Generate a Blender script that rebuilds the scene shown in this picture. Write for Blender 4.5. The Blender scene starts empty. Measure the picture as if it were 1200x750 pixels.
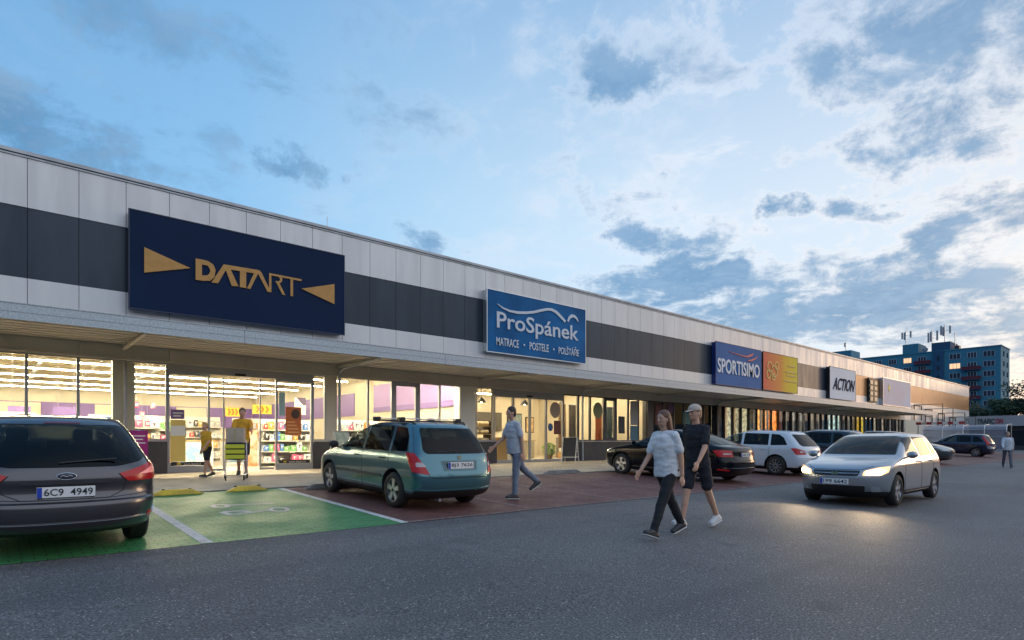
import bpy, bmesh, math, random
from mathutils import Vector, Matrix
random.seed(7)
R = math.radians
SC = bpy.context.scene
COL = SC.collection

# ------------------------------------------------------------------ camera
FPX = 694.6
TH = math.atan2(796, 694.6)
CT, ST = math.cos(TH), math.sin(TH)
cam = bpy.data.objects.new('camera', bpy.data.cameras.new('camera'))
COL.objects.link(cam)
cam.location = (0, 0, 1.30)
cam.rotation_euler = (R(90), 0, TH - R(90))
cam.data.sensor_width = 36
cam.data.lens = 36 * FPX / 1200
cam.data.shift_y = 143 / 1200
cam.data.clip_start = .05
cam.data.clip_end = 3000
SC.camera = cam

# ------------------------------------------------------------------ node helpers
def new_mat(name):
    m = bpy.data.materials.new(name); m.use_nodes = True
    nt = m.node_tree; nt.nodes.clear()
    return m, nt
def N(nt, t, **kw):
    n = nt.nodes.new(t)
    for k, v in kw.items():
        if k in n.inputs.keys(): n.inputs[k].default_value = v
        else: setattr(n, k, v)
    return n
def L(nt, a, b): nt.links.new(a, b)
def math_n(nt, op, a, b=None, clamp=False):
    n = nt.nodes.new('ShaderNodeMath'); n.operation = op; n.use_clamp = clamp
    for i, v in enumerate((a, b)):
        if v is None: continue
        if isinstance(v, (int, float)): n.inputs[i].default_value = v
        else: L(nt, v, n.inputs[i])
    return n.outputs[0]
def mixc(nt, f, a, b, mode='MIX'):
    n = nt.nodes.new('ShaderNodeMix'); n.data_type = 'RGBA'; n.blend_type = mode
    for i, v in ((0, f), (6, a), (7, b)):
        if isinstance(v, (int, float)): n.inputs[i].default_value = v
        elif isinstance(v, (tuple, list)): n.inputs[i].default_value = (*v[:3], 1)
        else: L(nt, v, n.inputs[i])
    return n.outputs[2]
def sstep(nt, v, a, b):
    n = nt.nodes.new('ShaderNodeMapRange'); n.interpolation_type = 'SMOOTHSTEP'
    L(nt, v, n.inputs[0]); n.inputs[1].default_value = a; n.inputs[2].default_value = b
    return n.outputs[0]
def ramp(nt, v, stops, interp='LINEAR'):
    n = nt.nodes.new('ShaderNodeValToRGB'); n.color_ramp.interpolation = interp
    e = n.color_ramp.elements
    while len(e) > 1: e.remove(e[-1])
    e[0].position = stops[0][0]; e[0].color = (*stops[0][1], 1)
    for p, c in stops[1:]:
        x = e.new(p); x.color = (*c, 1)
    L(nt, v, n.inputs[0]); return n.outputs[0]

# ------------------------------------------------------------------ world
def pxdir(x, y):
    v = Vector((CT, ST, 0)) + Vector((ST, -CT, 0)) * ((x - 600) / FPX) + Vector((0, 0, 1)) * ((518 - y) / FPX)
    return v.normalized()
SUN_AZ, SUN_EL = R(-12), R(5)
W = bpy.data.worlds.new('World'); SC.world = W; W.use_nodes = True
nt = W.node_tree; nt.nodes.clear()
out = N(nt, 'ShaderNodeOutputWorld'); bg = N(nt, 'ShaderNodeBackground')
tc = N(nt, 'ShaderNodeTexCoord')
D0 = tc.outputs['Generated']
sep = N(nt, 'ShaderNodeSeparateXYZ'); L(nt, D0, sep.inputs[0])
dz = sep.outputs[2]
def dot(v):
    n = N(nt, 'ShaderNodeVectorMath', operation='DOT_PRODUCT'); L(nt, D0, n.inputs[0]); n.inputs[1].default_value = v
    return n.outputs['Value']
S = Vector((math.cos(SUN_EL) * math.cos(SUN_AZ), math.cos(SUN_EL) * math.sin(SUN_AZ), math.sin(SUN_EL)))
a = dot(S)
a01 = math_n(nt, 'MULTIPLY_ADD', a, .5); nt.nodes[-1].inputs[2].default_value = .5
base = ramp(nt, a01, [(0, (.12, .27, .50)), (.35, (.17, .40, .70)), (.55, (.27, .54, .84)), (.70, (.46, .68, .89)),
                      (.82, (.60, .75, .90)), (.93, (.66, .76, .88)), (1, (.80, .80, .82))])
hi = sstep(nt, dz, .28, .75)
base = mixc(nt, math_n(nt, 'MULTIPLY', hi, .75), base, (.13, .32, .62))
lowz = sstep(nt, dz, .15, .0)
lowz = math_n(nt, 'MULTIPLY', lowz, sstep(nt, a01, .84, .985))
base = mixc(nt, lowz, base, (.93, .78, .68))
# the afterglow low over the western horizon
glow = math_n(nt, 'MULTIPLY', sstep(nt, a01, .955, 1.0), sstep(nt, dz, .22, .0))
base = mixc(nt, glow, base, (1.35, .84, .50))
# cloud coordinates on a high layer
zz = math_n(nt, 'ADD', math_n(nt, 'MAXIMUM', dz, 0), .16)
cx = math_n(nt, 'DIVIDE', sep.outputs[0], zz); cy = math_n(nt, 'DIVIDE', sep.outputs[1], zz)
cmb = N(nt, 'ShaderNodeCombineXYZ'); L(nt, cx, cmb.inputs[0]); L(nt, cy, cmb.inputs[1]); L(nt, math_n(nt, 'MULTIPLY', dz, .8), cmb.inputs[2])
def noise(sc, det, rough, off, dist=0.0):
    mp = N(nt, 'ShaderNodeMapping'); L(nt, cmb.outputs[0], mp.inputs[0]); mp.inputs['Location'].default_value = off
    n = N(nt, 'ShaderNodeTexNoise'); n.inputs['Scale'].default_value = sc; n.inputs['Detail'].default_value = det
    n.inputs['Roughness'].default_value = rough; n.inputs['Distortion'].default_value = dist
    L(nt, mp.outputs[0], n.inputs[0]); return n.outputs[0]
nA = noise(2.3, 9, .62, (3.1, 1.7, 0), .25)
nB = noise(4.6, 9, .66, (9.4, 4.2, 1), .3)
nC = noise(.9, 6, .6, (1.4, 7.2, 2), .2)
# where the photographed cloud masses sit (directions), each with a radius and weight
blobs = [(1100, 15, 110, .95), (1180, 45, 85, .95), (1015, 15, 90, .42), (1060, 100, 50, .6), (1130, 132, 72, .9), (1195, 112, 50, .6),
         (690, 60, 42, .55), (712, 95, 62, .9), (760, 70, 50, .4), (690, 112, 42, .6), (815, 62, 40, .3), (655, 205, 36, .4), (690, 240, 50, .5), (735, 252, 42, .45), (775, 240, 30, .4),
         (742, 285, 52, .9), (792, 305, 72, 1.0), (845, 326, 60, .95), (760, 345, 80, .85), (835, 355, 82, .95), (905, 375, 82, .85), (960, 372, 60, .75), (935, 242, 34, .85), (1010, 248, 38, .7), (691, 293, 14, .6),
         (1090, 290, 72, .95), (1056, 322, 62, .95), (1140, 262, 90, .7), (1192, 236, 72, .9), (1182, 312, 60, .4), (1000, 352, 82, .85), (1062, 357, 82, .9), (1132, 362, 62, .7), (1000, 388, 60, .6), (1192, 402, 60, .7), (1112, 398, 60, .65), (1040, 402, 50, .6), (1150, 430, 50, .4),
         (18, 150, 72, 1.), (62, 187, 66, .9), (125, 200, 90, .62), (150, 165, 60, .5), (172, 14, 80, .7), (300, 60, 70, .58), (350, 190, 34, .7), (490, 277, 52, .72), (90, 130, 50, .4), (420, 40, 60, .35), (250, 190, 60, .4), (650, 322, 26, .45), (470, 140, 62, .35), (332, 165, 42, .3), (560, 60, 40, .2), (230, 110, 60, .2)]
acc = None
warp = N(nt, 'ShaderNodeVectorMath', operation='MULTIPLY_ADD')
wn = N(nt, 'ShaderNodeTexNoise'); wn.inputs['Scale'].default_value = 6; wn.inputs['Detail'].default_value = 8; wn.inputs['Roughness'].default_value = .65; L(nt, D0, wn.inputs[0])
L(nt, wn.outputs['Color'], warp.inputs[0]); warp.inputs[1].default_value = (.30, .30, .20); L(nt, D0, warp.inputs[2])
wsub = N(nt, 'ShaderNodeVectorMath', operation='SUBTRACT'); L(nt, warp.outputs[0], wsub.inputs[0]); wsub.inputs[1].default_value = (.15, .15, .10)
for (x, y, r, wgt) in blobs:
    c = pxdir(x, y)
    n = N(nt, 'ShaderNodeVectorMath', operation='SUBTRACT'); L(nt, wsub.outputs[0], n.inputs[0]); n.inputs[1].default_value = c
    n2 = N(nt, 'ShaderNodeVectorMath', operation='MULTIPLY'); L(nt, n.outputs[0], n2.inputs[0]); n2.inputs[1].default_value = (.75, .9, 1.45)
    ln = N(nt, 'ShaderNodeVectorMath', operation='LENGTH'); L(nt, n2.outputs[0], ln.inputs[0])
    v = math_n(nt, 'MULTIPLY', sstep(nt, ln.outputs['Value'], r / 694. * 1.22, r / 694. * .1), wgt * 1.15)
    acc = v if acc is None else math_n(nt, 'MAXIMUM', acc, v)
acc = math_n(nt, 'MINIMUM', acc, 1.0)
behind = math_n(nt, 'MULTIPLY', sstep(nt, dot(Vector((CT, ST, 0))), .3, -.3), .45)
fb = math_n(nt, 'ADD', math_n(nt, 'MULTIPLY', math_n(nt, 'SUBTRACT', nA, .5), 1.3), math_n(nt, 'MULTIPLY', math_n(nt, 'SUBTRACT', nB, .5), 2.6))
dens = math_n(nt, 'ADD', fb, math_n(nt, 'ADD', math_n(nt, 'MULTIPLY', acc, .95), behind))
dark = sstep(nt, dens, .28, 1.0)
# pale sunlit cloud edges and veils
veil = sstep(nt, math_n(nt, 'ADD', nC, math_n(nt, 'MULTIPLY', nB, .6)), .78, 1.02)
veilw = math_n(nt, 'MULTIPLY', veil, math_n(nt, 'ADD', math_n(nt, 'MULTIPLY', sstep(nt, a01, .5, .95), .55), .22))
edge = math_n(nt, 'MULTIPLY', sstep(nt, dens, .12, .40), .40)
edge = math_n(nt, 'MULTIPLY', edge, sstep(nt, a01, .55, .9))
pale = ramp(nt, a01, [(0, (.35, .45, .6)), (.6, (.52, .66, .84)), (.85, (.80, .84, .92)), (1, (1.0, .88, .78))])
sky = mixc(nt, veilw, base, pale)
sky = mixc(nt, edge, sky, pale)
dcol = ramp(nt, a01, [(0, (.09, .18, .32)), (.4, (.075, .22, .42)), (.62, (.09, .27, .50)), (.8, (.075, .245, .48)), (.95, (.085, .235, .44)), (1, (.20, .29, .42))])
dcol = mixc(nt, math_n(nt, 'MULTIPLY', sstep(nt, nB, .38, .66), .5), dcol, (.34, .50, .70))
sky = mixc(nt, math_n(nt, 'MULTIPLY', dark, .92), sky, dcol)
# unseen sky facing the facade, brightened to add light on it
back = sstep(nt, dot(Vector((.15, -1, .1)).normalized()), .1, .7)
bk = mixc(nt, math_n(nt, 'MULTIPLY', back, .75), sky, (1.05, 1.10, 1.22)); sky = bk
# dark tree line added on the unseen horizon to dim window reflections
side_ = dot(Vector((math.cos(R(-24) - R(90)), math.sin(R(-24) - R(90)), 0)))
tl = math_n(nt, 'MULTIPLY', sstep(nt, math_n(nt, 'SUBTRACT', dz, math_n(nt, 'MULTIPLY', nB, .10)), .10, .07), sstep(nt, side_, .0, .06))
sky = mixc(nt, tl, sky, (.035, .05, .055))
# below the horizon
sky = mixc(nt, sstep(nt, dz, -.01, -.05), sky, (.06, .065, .08))
nis = N(nt, 'ShaderNodeTexSky', sky_type='NISHITA'); nis.sun_disc = False
nis.sun_elevation = SUN_EL; nis.sun_rotation = R(90) - SUN_AZ
nsc = N(nt, 'ShaderNodeVectorMath', operation='SCALE'); L(nt, nis.outputs[0], nsc.inputs[0]); nsc.inputs['Scale'].default_value = .02
vs = N(nt, 'ShaderNodeVectorMath', operation='ADD'); L(nt, sky, vs.inputs[0]); L(nt, nsc.outputs[0], vs.inputs[1])
L(nt, vs.outputs[0], bg.inputs[0]); bg.inputs[1].default_value = .93
L(nt, bg.outputs[0], out.inputs[0])
W.cycles.sampling_method = 'MANUAL'; W.cycles.sample_map_resolution = 512

sun = bpy.data.objects.new('sun', bpy.data.lights.new('sun', 'SUN')); COL.objects.link(sun)
sun.data.energy = .30; sun.data.angle = R(14); sun.data.color = (1, .62, .34)
sun.rotation_euler = (-S).to_track_quat('-Z', 'Y').to_euler()

SC.view_settings.view_transform = 'Standard'; SC.view_settings.look = 'None'
SC.view_settings.exposure = .17; SC.view_settings.gamma = 1
SC.render.engine = 'CYCLES'
SC.cycles.use_denoising = True
SC.cycles.max_bounces = 6; SC.cycles.diffuse_bounces = 3; SC.cycles.glossy_bounces = 3
SC.cycles.transparent_max_bounces = 12; SC.cycles.transmission_bounces = 4
SC.cycles.caustics_reflective = False; SC.cycles.caustics_refractive = False
SC.cycles.sample_clamp_indirect = 4

# ------------------------------------------------------------------ materials
MATS = {}
def principled(name, col, rough=.6, metal=0.0, coat=0.0, spec=.5, emit=None, es=0.0, alpha=None):
    if name in MATS: return MATS[name]
    m, nt = new_mat(name)
    o = N(nt, 'ShaderNodeOutputMaterial'); p = N(nt, 'ShaderNodeBsdfPrincipled')
    p.inputs['Base Color'].default_value = (*col, 1); p.inputs['Roughness'].default_value = rough
    p.inputs['Metallic'].default_value = metal; p.inputs['Coat Weight'].default_value = coat
    p.inputs['Specular IOR Level'].default_value = spec
    if emit: p.inputs['Emission Color'].default_value = (*emit, 1); p.inputs['Emission Strength'].default_value = es
    L(nt, p.outputs[0], o.inputs[0]); MATS[name] = m; m.diffuse_color = (*col, 1)
    return m
def mottled(name, c1, c2, scale=3., rough=.7, metal=0., bump=0., bscale=None, coords='Object', stretch=(1, 1, 1), r2=None, coat=0, detail=6, lo=.35, hi=.65):
    if name in MATS: return MATS[name]
    m, nt = new_mat(name)
    o = N(nt, 'ShaderNodeOutputMaterial'); p = N(nt, 'ShaderNodeBsdfPrincipled')
    t = N(nt, 'ShaderNodeTexCoord'); mp = N(nt, 'ShaderNodeMapping'); mp.inputs['Scale'].default_value = stretch
    L(nt, t.outputs[coords], mp.inputs[0])
    n = N(nt, 'ShaderNodeTexNoise'); n.inputs['Scale'].default_value = scale; n.inputs['Detail'].default_value = detail; n.inputs['Roughness'].default_value = .6
    L(nt, mp.outputs[0], n.inputs[0])
    f = sstep(nt, n.outputs[0], lo, hi)
    L(nt, mixc(nt, f, c1, c2), p.inputs['Base Color'])
    p.inputs['Metallic'].default_value = metal; p.inputs['Coat Weight'].default_value = coat
    if r2 is None: p.inputs['Roughness'].default_value = rough
    else:
        mr = N(nt, 'ShaderNodeMapRange'); L(nt, f, mr.inputs[0]); mr.inputs[3].default_value = rough; mr.inputs[4].default_value = r2; L(nt, mr.outputs[0], p.inputs['Roughness'])
    if bump:
        b = N(nt, 'ShaderNodeBump'); b.inputs['Strength'].default_value = bump; b.inputs['Distance'].default_value = .01
        n2 = N(nt, 'ShaderNodeTexNoise'); n2.inputs['Scale'].default_value = bscale or scale * 4; n2.inputs['Detail'].default_value = 4; L(nt, mp.outputs[0], n2.inputs[0])
        L(nt, n2.outputs[0], b.inputs['Height']); L(nt, b.outputs[0], p.inputs['Normal'])
    L(nt, p.outputs[0], o.inputs[0]); MATS[name] = m; return m
def emis(name, col, st):
    if name in MATS: return MATS[name]
    m, nt = new_mat(name); o = N(nt, 'ShaderNodeOutputMaterial'); e = N(nt, 'ShaderNodeEmission')
    e.inputs[0].default_value = (*col, 1); e.inputs[1].default_value = st; L(nt, e.outputs[0], o.inputs[0]); MATS[name] = m; return m
def glass(name, tint=(.95, .97, .96), refl=.09, rough=.02):
    if name in MATS: return MATS[name]
    m, nt = new_mat(name); o = N(nt, 'ShaderNodeOutputMaterial')
    tr = N(nt, 'ShaderNodeBsdfTransparent'); tr.inputs[0].default_value = (*tint, 1)
    gl = N(nt, 'ShaderNodeBsdfGlossy'); gl.inputs['Roughness'].default_value = rough
    fr = N(nt, 'ShaderNodeFresnel'); fr.inputs[0].default_value = 1.45
    ge = N(nt, 'ShaderNodeNewGeometry'); mx = N(nt, 'ShaderNodeMixShader'); L(nt, math_n(nt, 'MULTIPLY', math_n(nt, 'MULTIPLY', fr.outputs[0], refl * 10, True), math_n(nt, 'SUBTRACT', 1., ge.outputs['Backfacing'])), mx.inputs[0])
    L(nt, tr.outputs[0], mx.inputs[1]); L(nt, gl.outputs[0], mx.inputs[2]); L(nt, mx.outputs[0], o.inputs[0]); MATS[name] = m; return m

def asphalt():
    m, nt = new_mat('asphalt'); o = N(nt, 'ShaderNodeOutputMaterial'); p = N(nt, 'ShaderNodeBsdfPrincipled')
    t = N(nt, 'ShaderNodeTexCoord')
    def nz(s, d=4):
        n = N(nt, 'ShaderNodeTexNoise'); n.inputs['Scale'].default_value = s; n.inputs['Detail'].default_value = d; L(nt, t.outputs['Object'], n.inputs[0]); return n.outputs[0]
    big = nz(.35, 5); fine = nz(55, 3)
    c = mixc(nt, sstep(nt, big, .3, .7), (.112, .110, .114), (.156, .153, .156))
    c = mixc(nt, sstep(nt, fine, .35, .68), mixc(nt, 1., c, (.42, .42, .42), 'MULTIPLY'), mixc(nt, 1., c, (1.35, 1.35, 1.35), 'MULTIPLY'))
    v = N(nt, 'ShaderNodeTexVoronoi'); v.inputs['Scale'].default_value = 46; L(nt, t.outputs['Object'], v.inputs[0])
    sp = math_n(nt, 'MULTIPLY', sstep(nt, v.outputs['Distance'], .36, .18), sstep(nt, nz(20, 2), .44, .56))
    sepc = N(nt, 'ShaderNodeSeparateXYZ'); L(nt, v.outputs['Color'], sepc.inputs[0])
    sp = math_n(nt, 'MULTIPLY', sp, sstep(nt, sepc.outputs[0], .55, .95))
    c = mixc(nt, sp, c, (.62, .59, .54))
    # faint worn wheel tracks and patches
    mp = N(nt, 'ShaderNodeMapping'); mp.inputs['Scale'].default_value = (.05, .9, 1); L(nt, t.outputs['Object'], mp.inputs[0])
    tn = N(nt, 'ShaderNodeTexNoise'); tn.inputs['Scale'].default_value = 1.2; L(nt, mp.outputs[0], tn.inputs[0])
    c = mixc(nt, math_n(nt, 'MULTIPLY', sstep(nt, tn.outputs[0], .52, .66), .25), c, (.045, .045, .05))
    c = mixc(nt, math_n(nt, 'MULTIPLY', sstep(nt, nz(1.7, 5), .62, .72), .35), c, (.04, .04, .045))
    c = mixc(nt, math_n(nt, 'MULTIPLY', sstep(nt, nz(.8, 7), .60, .68), .18), c, (.22, .21, .20))
    L(nt, c, p.inputs['Base Color'])
    p.inputs['Roughness'].default_value = .72; p.inputs['Specular IOR Level'].default_value = .4
    b = N(nt, 'ShaderNodeBump'); b.inputs['Strength'].default_value = .55; b.inputs['Distance'].default_value = .007
    L(nt, math_n(nt, 'ADD', fine, v.outputs['Distance']), b.inputs['Height']); L(nt, b.outputs[0], p.inputs['Normal'])
    L(nt, p.outputs[0], o.inputs[0]); return m
def pavers(name, c1, c2, mortar, bw=.2, bh=.1, rough=.6, rot=0, spec=.4, wear_and_glow=None):
    m, nt = new_mat(name); o = N(nt, 'ShaderNodeOutputMaterial'); p = N(nt, 'ShaderNodeBsdfPrincipled')
    t = N(nt, 'ShaderNodeTexCoord'); mp = N(nt, 'ShaderNodeMapping'); mp.inputs['Rotation'].default_value = (0, 0, rot); L(nt, t.outputs['Object'], mp.inputs[0])
    b = N(nt, 'ShaderNodeTexBrick'); L(nt, mp.outputs[0], b.inputs[0]); b.inputs['Scale'].default_value = 1
    b.inputs['Brick Width'].default_value = bw; b.inputs['Row Height'].default_value = bh; b.inputs['Mortar Size'].default_value = .006; b.inputs['Mortar Smooth'].default_value = .2
    b.inputs['Color1'].default_value = (*c1, 1); b.inputs['Color2'].default_value = (*c2, 1); b.inputs['Mortar'].default_value = (*mortar, 1)
    n = N(nt, 'ShaderNodeTexNoise'); n.inputs['Scale'].default_value = 1.3; n.inputs['Detail'].default_value = 8; n.inputs['Roughness'].default_value = .65; L(nt, t.outputs['Object'], n.inputs[0])
    n3 = N(nt, 'ShaderNodeTexNoise'); n3.inputs['Scale'].default_value = 60; n3.inputs['Detail'].default_value = 3; L(nt, t.outputs['Object'], n3.inputs[0])
    c = mixc(nt, math_n(nt, 'MULTIPLY', sstep(nt, n.outputs[0], .35, .7), .45), b.outputs[0], mixc(nt, 1., b.outputs[0], (.55, .55, .55), 'MULTIPLY'))
    c = mixc(nt, .25, c, mixc(nt, 1., c, n3.outputs[0], 'MULTIPLY'))
    if wear_and_glow: c = mixc(nt, math_n(nt, 'MULTIPLY', sstep(nt, n3.outputs[0], .58, .7), .5), c, wear_and_glow)
    L(nt, c, p.inputs['Base Color'])
    mr = N(nt, 'ShaderNodeMapRange'); L(nt, n.outputs[0], mr.inputs[0]); mr.inputs[1].default_value = .3; mr.inputs[2].default_value = .7; mr.inputs[3].default_value = rough - .1; mr.inputs[4].default_value = rough + .15; L(nt, mr.outputs[0], p.inputs['Roughness'])
    p.inputs['Specular IOR Level'].default_value = spec
    bp = N(nt, 'ShaderNodeBump'); bp.inputs['Strength'].default_value = .6; bp.inputs['Distance'].default_value = .004
    L(nt, math_n(nt, 'SUBTRACT', math_n(nt, 'MULTIPLY', n3.outputs[0], .3), b.outputs['Fac']), bp.inputs['Height']); L(nt, bp.outputs[0], p.inputs['Normal'])
    L(nt, p.outputs[0], o.inputs[0]); return m
M = {}
M['asphalt'] = asphalt()
M['pave_red'] = pavers('red paving', (.215, .092, .080), (.155, .068, .060), (.045, .026, .024), rough=.62)
M['pave_green'] = pavers('green painted paving', (.085, .36, .125), (.065, .30, .10), (.008, .04, .018), rough=.42, spec=.55, wear_and_glow=(.24, .36, .18))  # paler flecks: worn paint plus warm window reflection put into the colour
M['pave_beige'] = pavers('beige paving', (.46, .40, .32), (.38, .33, .265), (.16, .135, .11), rough=.6)
M['line'] = mottled('white line paint', (.62, .62, .60), (.36, .35, .33), 9, .6, bump=.2, detail=9, lo=.45, hi=.75)
M['line_faint'] = mottled('worn line paint', (.30, .22, .20), (.14, .075, .065), 12, .7, detail=9)
M['panel'] = mottled('light metal cladding', (.63, .635, .64), (.60, .605, .615), .8, .36, .35, stretch=(3, 1, .35), r2=.48)
M['panel_dark'] = mottled('slate metal cladding', (.026, .042, .062), (.020, .034, .052), .7, .34, .3, stretch=(2, 1, .4), r2=.44)
M['trim'] = mottled('roof edge flashing', (.40, .42, .45), (.30, .31, .33), 1.5, .4, .6)
M['seam'] = principled('dark joint', (.03, .03, .035), .8)
M['galv'] = mottled('galvanised steel', (.36, .41, .46), (.48, .53, .57), 22, .42, .55, r2=.55, detail=3, lo=.42, hi=.58)
M['soffit'] = mottled('canopy sheet', (.72, .68, .60), (.64, .60, .52), 1.2, .45, .1, stretch=(.3, 2, 1))
M['lintel'] = mottled('lintel sheet', (.64, .60, .52), (.57, .53, .46), 1.1, .5, .1)
M['frame'] = principled('grey aluminium frame', (.34, .34, .35), .42, .3)
M['frame_dark'] = principled('dark aluminium frame', (.045, .05, .06), .4, .3)
M['kick'] = mottled('charcoal base panel', (.035, .035, .042), (.05, .048, .052), 2, .5)
M['white'] = principled('white plaster', (.72, .70, .64), .7)
M['cream'] = principled('cream plaster', (.66, .60, .48), .7)
M['glass'] = glass('window glass')
M['ceil'] = mottled('shop ceiling deck', (.50, .42, .28), (.40, .34, .23), 1, .6)
M['floor'] = principled('shop floor tile', (.55, .50, .42), .25)
M['tube'] = emis('lamp tube warm', (1, .83, .56), 62)
M['tube2'] = emis('lamp tube soft', (1, .79, .50), 80)
M['tube_w'] = emis('boosted window tube', (1, .82, .54), 400)  # row next to the glass, boosted to spill more light outside
M['tube3'] = emis('lamp tube cool', (.9, .97, 1), 22)
M['black'] = principled('black plastic', (.012, .012, .014), .5)
M['rubber'] = mottled('tyre rubber', (.012, .012, .013), (.022, .021, .02), 9, .75)
M['alloy'] = principled('silver alloy', (.62, .63, .65), .28, .85)
M['chrome'] = principled('chrome strip', (.8, .8, .82), .12, 1)
M['carglass'] = glass('car glass', (.46, .52, .52), .085, .015); M['carglass_dark'] = glass('tinted car glass', (.06, .075, .085), .075, .02); M['cabin'] = principled('dark cabin lining', (.03, .03, .032), .8); M['opaque'] = principled('dark flat glass', (.015, .02, .03), .4, 0, 0, .2)
M['tail'] = principled('red lamp lens', (.30, .004, .008), .2, 0, .25, .4, (1, .03, .03), .06)
M['tail_white'] = principled('clear lamp lens', (.50, .40, .40), .12, 0, 1)
M['tail_pink'] = principled('pale red lamp lens', (.75, .22, .20), .12, 0, 1, .5, (1, .3, .25), .25)
M['lens'] = principled('headlamp lens', (.35, .38, .42), .08, .3, 1)
M['lens_warm'] = principled('glowing headlamp lens', (.4, .36, .3), .08, .2, 1, .5, (1, .52, .2), 1.6); M['headlit'] = emis('lit headlamp', (1, .78, .45), 26)
M['plate'] = principled('number plate white', (.75, .76, .78), .35)
M['plate_blue'] = principled('number plate blue', (.02, .06, .42), .35)
M['ink'] = principled('black lettering', (.012, .012, .014), .5)
M['yellow'] = mottled('yellow stop paint', (.72, .48, .02), (.50, .33, .02), 6, .45, bump=.1)
M['concrete'] = mottled('concrete', (.22, .21, .19), (.15, .145, .135), 5, .8, bump=.3)
M['steel'] = principled('brushed steel', (.55, .56, .58), .32, .9)

# ------------------------------------------------------------------ mesh helpers
def gz(y):
    P = [(-9999, 0), (3, 0), (7.5, .12), (12.6, .33), (19.3, .40), (9999, .4)]
    for (a_, b_), (e_, g_) in zip(P, P[1:]):
        if y <= e_: return b_ + (g_ - b_) * (y - a_) / (e_ - a_)
def tag(o, label=None, cat=None, group=None, kind=None):
    if label: o['label'] = label
    if cat: o['category'] = cat
    if group: o['group'] = group
    if kind: o['kind'] = kind
    return o
def empty(name, loc=(0, 0, 0), rz=0, **kw):
    o = bpy.data.objects.new(name, None); o.empty_display_size = .2; COL.objects.link(o)
    o.location = loc; o.rotation_euler = (0, 0, rz); tag(o, **kw); return o
def obj(name, bm, mats, parent=None, smooth=None, **kw):
    me = bpy.data.meshes.new(name)
    bmesh.ops.recalc_face_normals(bm, faces=bm.faces)
    bm.to_mesh(me); bm.free()
    for m in (mats if isinstance(mats, (list, tuple)) else [mats]): me.materials.append(m)
    if smooth is not None:
        me.polygons.foreach_set('use_smooth', [True] * len(me.polygons))
        me.set_sharp_from_angle(angle=R(smooth))
    o = bpy.data.objects.new(name, me); COL.objects.link(o)
    if parent: o.parent = parent
    tag(o, **kw); return o
def box(bm, x0, x1, y0, y1, z0, z1, mi=0, bev=0):
    vs = [bm.verts.new(p) for p in ((x0, y0, z0), (x1, y0, z0), (x1, y1, z0), (x0, y1, z0), (x0, y0, z1), (x1, y0, z1), (x1, y1, z1), (x0, y1, z1))]
    fs = [bm.faces.new([vs[i] for i in q]) for q in ((3, 2, 1, 0), (4, 5, 6, 7), (0, 1, 5, 4), (1, 2, 6, 5), (2, 3, 7, 6), (3, 0, 4, 7))]
    for f in fs: f.material_index = mi
    if bev:
        es = list({e for f in fs for e in f.edges})
        bmesh.ops.bevel(bm, geom=es, offset=bev, segments=2, affect='EDGES', profile=.5)
def boxo(name, x0, x1, y0, y1, z0, z1, mat, parent=None, bev=0, **kw):
    bm = bmesh.new(); box(bm, x0, x1, y0, y1, z0, z1, 0, bev); return obj(name, bm, mat, parent, **kw)
def tube(bm, pts, r, seg=8, mi=0, cap=True):
    pts = [Vector(p) for p in pts]; rings = []
    if isinstance(r, (int, float)): r = [r] * len(pts)
    up = None
    for i, p in enumerate(pts):
        t = (pts[min(i + 1, len(pts) - 1)] - pts[max(i - 1, 0)]).normalized()
        if up is None: up = Vector((0, 0, 1)) if abs(t.z) < .9 else Vector((0, 1, 0))
        s = t.cross(up).normalized(); u = s.cross(t).normalized(); up = u
        rings.append([bm.verts.new(p + (s * math.cos(2 * math.pi * k / seg) + u * math.sin(2 * math.pi * k / seg)) * r[i]) for k in range(seg)])
    for a_, b_ in zip(rings, rings[1:]):
        for k in range(seg):
            f = bm.faces.new((a_[k], a_[(k + 1) % seg], b_[(k + 1) % seg], b_[k])); f.material_index = mi
    if cap:
        for rr in (rings[0], rings[-1]):
            f = bm.faces.new(rr); f.material_index = mi
def tubeo(name, pts, r, mat, parent=None, seg=8, **kw):
    bm = bmesh.new(); tube(bm, pts, r, seg); return obj(name, bm, mat, parent, smooth=50, **kw)
def prism(bm, pts, y0, y1, mi=0, plane='xz'):
    def P(p, d): return (p[0], d, p[1]) if plane == 'xz' else ((d, p[0], p[1]) if plane == 'yz' else (p[0], p[1], d))
    a_ = [bm.verts.new(P(p, y0)) for p in pts]; b_ = [bm.verts.new(P(p, y1)) for p in pts]
    n = len(pts)
    for f in [bm.faces.new(a_), bm.faces.new(b_)] + [bm.faces.new((a_[i], a_[(i + 1) % n], b_[(i + 1) % n], b_[i])) for i in range(n)]: f.material_index = mi
def stroke(bm, pts, w, y0, y1):
    """flat ribbon of width w along pts in the xz plane, extruded in y"""
    P = [Vector((p[0], p[1])) for p in pts]
    Lf, Rt = [], []
    for i, p in enumerate(P):
        d1 = (P[i] - P[i - 1]).normalized() if i else (P[1] - P[0]).normalized()
        d2 = (P[i + 1] - P[i]).normalized() if i < len(P) - 1 else d1
        t = (d1 + d2).normalized(); n = Vector((-t.y, t.x)); k = 1 / max(.5, n.dot(Vector((-d1.y, d1.x))))
        ww = w[i] if isinstance(w, (list, tuple)) else w
        Lf.append(p + n * ww / 2 * k); Rt.append(p - n * ww / 2 * k)
    for i in range(len(P) - 1): prism(bm, [Lf[i], Lf[i + 1], Rt[i + 1], Rt[i]], y0, y1)
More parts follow.
